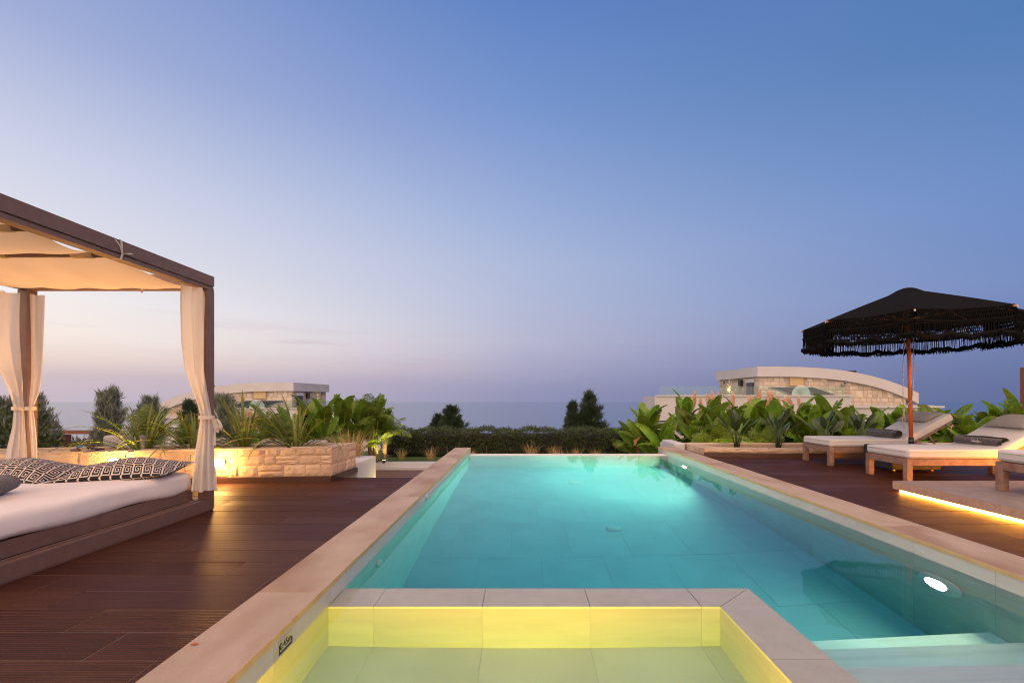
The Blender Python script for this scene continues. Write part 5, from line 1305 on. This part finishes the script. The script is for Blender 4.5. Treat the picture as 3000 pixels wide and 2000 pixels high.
# second hedge line farther off
def conifer(x, y, z, h, r, m, label, seed, group, name='conifer_tree', shape=0.9, dens=1.0, up=0.55):
    rq = np.random.default_rng(seed); t = thing(name, (x, y, z), label, 'tree', group)
    MB().tube([(0, 0, -0.2), (0.02, 0, h * 0.5), (0, 0, h * 0.95)], [0.05 * h / 2, 0.03 * h / 2, 0.006], 6).build('trunk', M['bark'], t, True)
    nb = int(150 * dens); P = []; D = []; L_ = []
    for b in range(nb):
        t_ = rq.random() ** 0.8; zb = h * (0.05 + 0.93 * t_); az = rq.uniform(0, 6.28); rad = r * (1 - t_ ** 1.25) ** shape * rq.uniform(0.65, 1.2) + 0.03
        if rq.random() < 0.08: rad *= 1.35
        o = np.array([0, 0, zb]); e = np.array([math.cos(az) * rad, math.sin(az) * rad, rad * up + 0.06 * h * (0.3 + 0.4 * rq.random())])
        k = int(10 + 34 * rad / r)
        s = rq.random(k) ** 0.6; base = o + e * s[:, None] + rq.normal(0, 0.014 * h, (k, 3)) * (0.4 + 0.6 * s[:, None])
        dd = e / np.linalg.norm(e) + rq.normal(0, 0.3, (k, 3)); dd[:, 2] += 0.3
        P.append(base); D.append(dd / np.linalg.norm(dd, axis=1, keepdims=True)); L_.append(np.full(k, 0.05 * h) * rq.uniform(0.6, 1.3, k))
    P = np.concatenate(P); D = np.concatenate(D); L_ = np.concatenate(L_); n_ = len(P)
    nr_ = rq.normal(size=(n_, 3))
    # every spray is three slivers
    P3 = np.repeat(P, 6, 0) + rq.normal(0, 0.012 * h, (6 * n_, 3)); D3 = np.repeat(D, 6, 0) + rq.normal(0, 0.22, (6 * n_, 3)); D3 /= np.linalg.norm(D3, axis=1, keepdims=True)
    leafmesh('crown', P3, D3, rq.normal(size=(6 * n_, 3)), np.repeat(L_, 6) * rq.uniform(0.7, 1.5, 6 * n_), np.repeat(L_, 6) * 0.055, m, t)
    return t
G1 = 'dark conifers beyond the hedge'
for i, (px, py, Y, r, lab, shp) in enumerate([(1322, 1199, 14.5, 0.42, 'bushy dark conifer above the hedge left of the pool middle', 0.55), (1283, 1221, 14.8, 0.32, 'low dark conifer touching the left of the bushy one', 0.6),
        (1727, 1156, 14.6, 0.62, 'tallest dark conifer above the right part of the hedge', 0.95), (1678, 1186, 14.4, 0.36, 'slim dark conifer left of the tallest one', 0.9)]):
    p = W(px, py, Y); conifer(p[0], Y, -1.2, p[2] + 1.2, r, M['conifer'], lab, 100 + i, G1, shape=shp, dens=1.2)
G2 = 'grey green junipers on the left'
for i, (px, py, Y, r, lab) in enumerate([(322, 1160, 8.2, 0.21, 'tall grey green juniper behind the driftwood on the planter'), (440, 1180, 9.5, 0.22, 'juniper behind the feathery palm'),
        (650, 1184, 8.8, 0.34, 'leaning juniper just right of the daybed post'), (112, 1176, 7.6, 0.22, 'juniper right of the far left daybed post'), (28, 1182, 7.6, 0.28, 'juniper at the left edge behind the curtain'), (556, 1190, 9.5, 0.17, 'darker juniper just left of the tied curtain')]):
    p = W(px, py, Y); conifer(p[0], Y, -0.6, p[2] + 0.6, r, M['juniper'] if i != 5 else M['conifer'], lab, 120 + i, G2, name='juniper', shape=0.55, dens=0.35 if i in (3, 4) else 0.5, up=1.7)
# broad-leaved shrubs and the far hedge at the left edge
def shrub(x, y, z, r, h, n, lab, seed, m='shrub', ln=(0.05, 0.09)):
    q = np.random.default_rng(seed); t = thing('shrub', (x, y, z), lab, 'shrub', 'leafy shrubs behind the left planter')
    v = q.normal(size=(n, 3)); v /= np.linalg.norm(v, axis=1, keepdims=True); rad = q.random(n) ** 0.35
    lump = 1 + 0.22 * np.sin(v[:, 0] * 7 + seed) * np.sin(v[:, 2] * 6) + 0.15 * np.sin(v[:, 1] * 9)
    P = v * (rad * lump)[:, None] * np.array([r, r * 0.8, h / 2]) + np.array([0, 0, h / 2])
    D = v + q.normal(0, 0.5, (n, 3)); D[:, 2] += 0.3; D /= np.linalg.norm(D, axis=1, keepdims=True)
    leafmesh('leaves', P, D, q.normal(size=(n, 3)), q.uniform(*ln, n), q.uniform(0.014, 0.024, n), M[m], t, 'stuff')
    MB().tube([(0, 0, -0.2), (0, 0, h * 0.6)], [0.03, 0.01], 6).build('stem', M['bark'], t)
shrub(-6.85, 6.0, -0.3, 0.55, 1.15, 2600, 'dark leafy shrub at the left edge behind the curtain', 1)
shrub(-6.85, 6.55, -0.3, 0.30, 0.75, 1500, 'yellowish leafed shrub at the planter end right of the far post', 2)
shrub(-6.95, 6.9, -0.5, 0.28, 0.78, 1500, 'low leafy shrub in front of the swing frame', 3)
fh = thing('hedge', (0, 19.5, 0), 'far dark hedge behind the playground swing frame', 'hedge')
n = 5000; P = np.stack([rg.uniform(-22, -15.6, n), rg.normal(0, 0.25, n), rg.uniform(-2.4, -0.72, n) + 0.1 * np.sin(np.arange(n))], 1); d = unit(n); d[:, 2] = np.abs(d[:, 2])
leafmesh('foliage', P, d, unit(n), rg.uniform(0.1, 0.2, n), rg.uniform(0.03, 0.05, n), M['hedge'], fh, 'stuff')
MB().box(-22, -15.7, -0.1, 0.3, -3, -0.85).build('dark_core', M['hedge_core'], fh)  # plain near-black box inside the leaf cloud
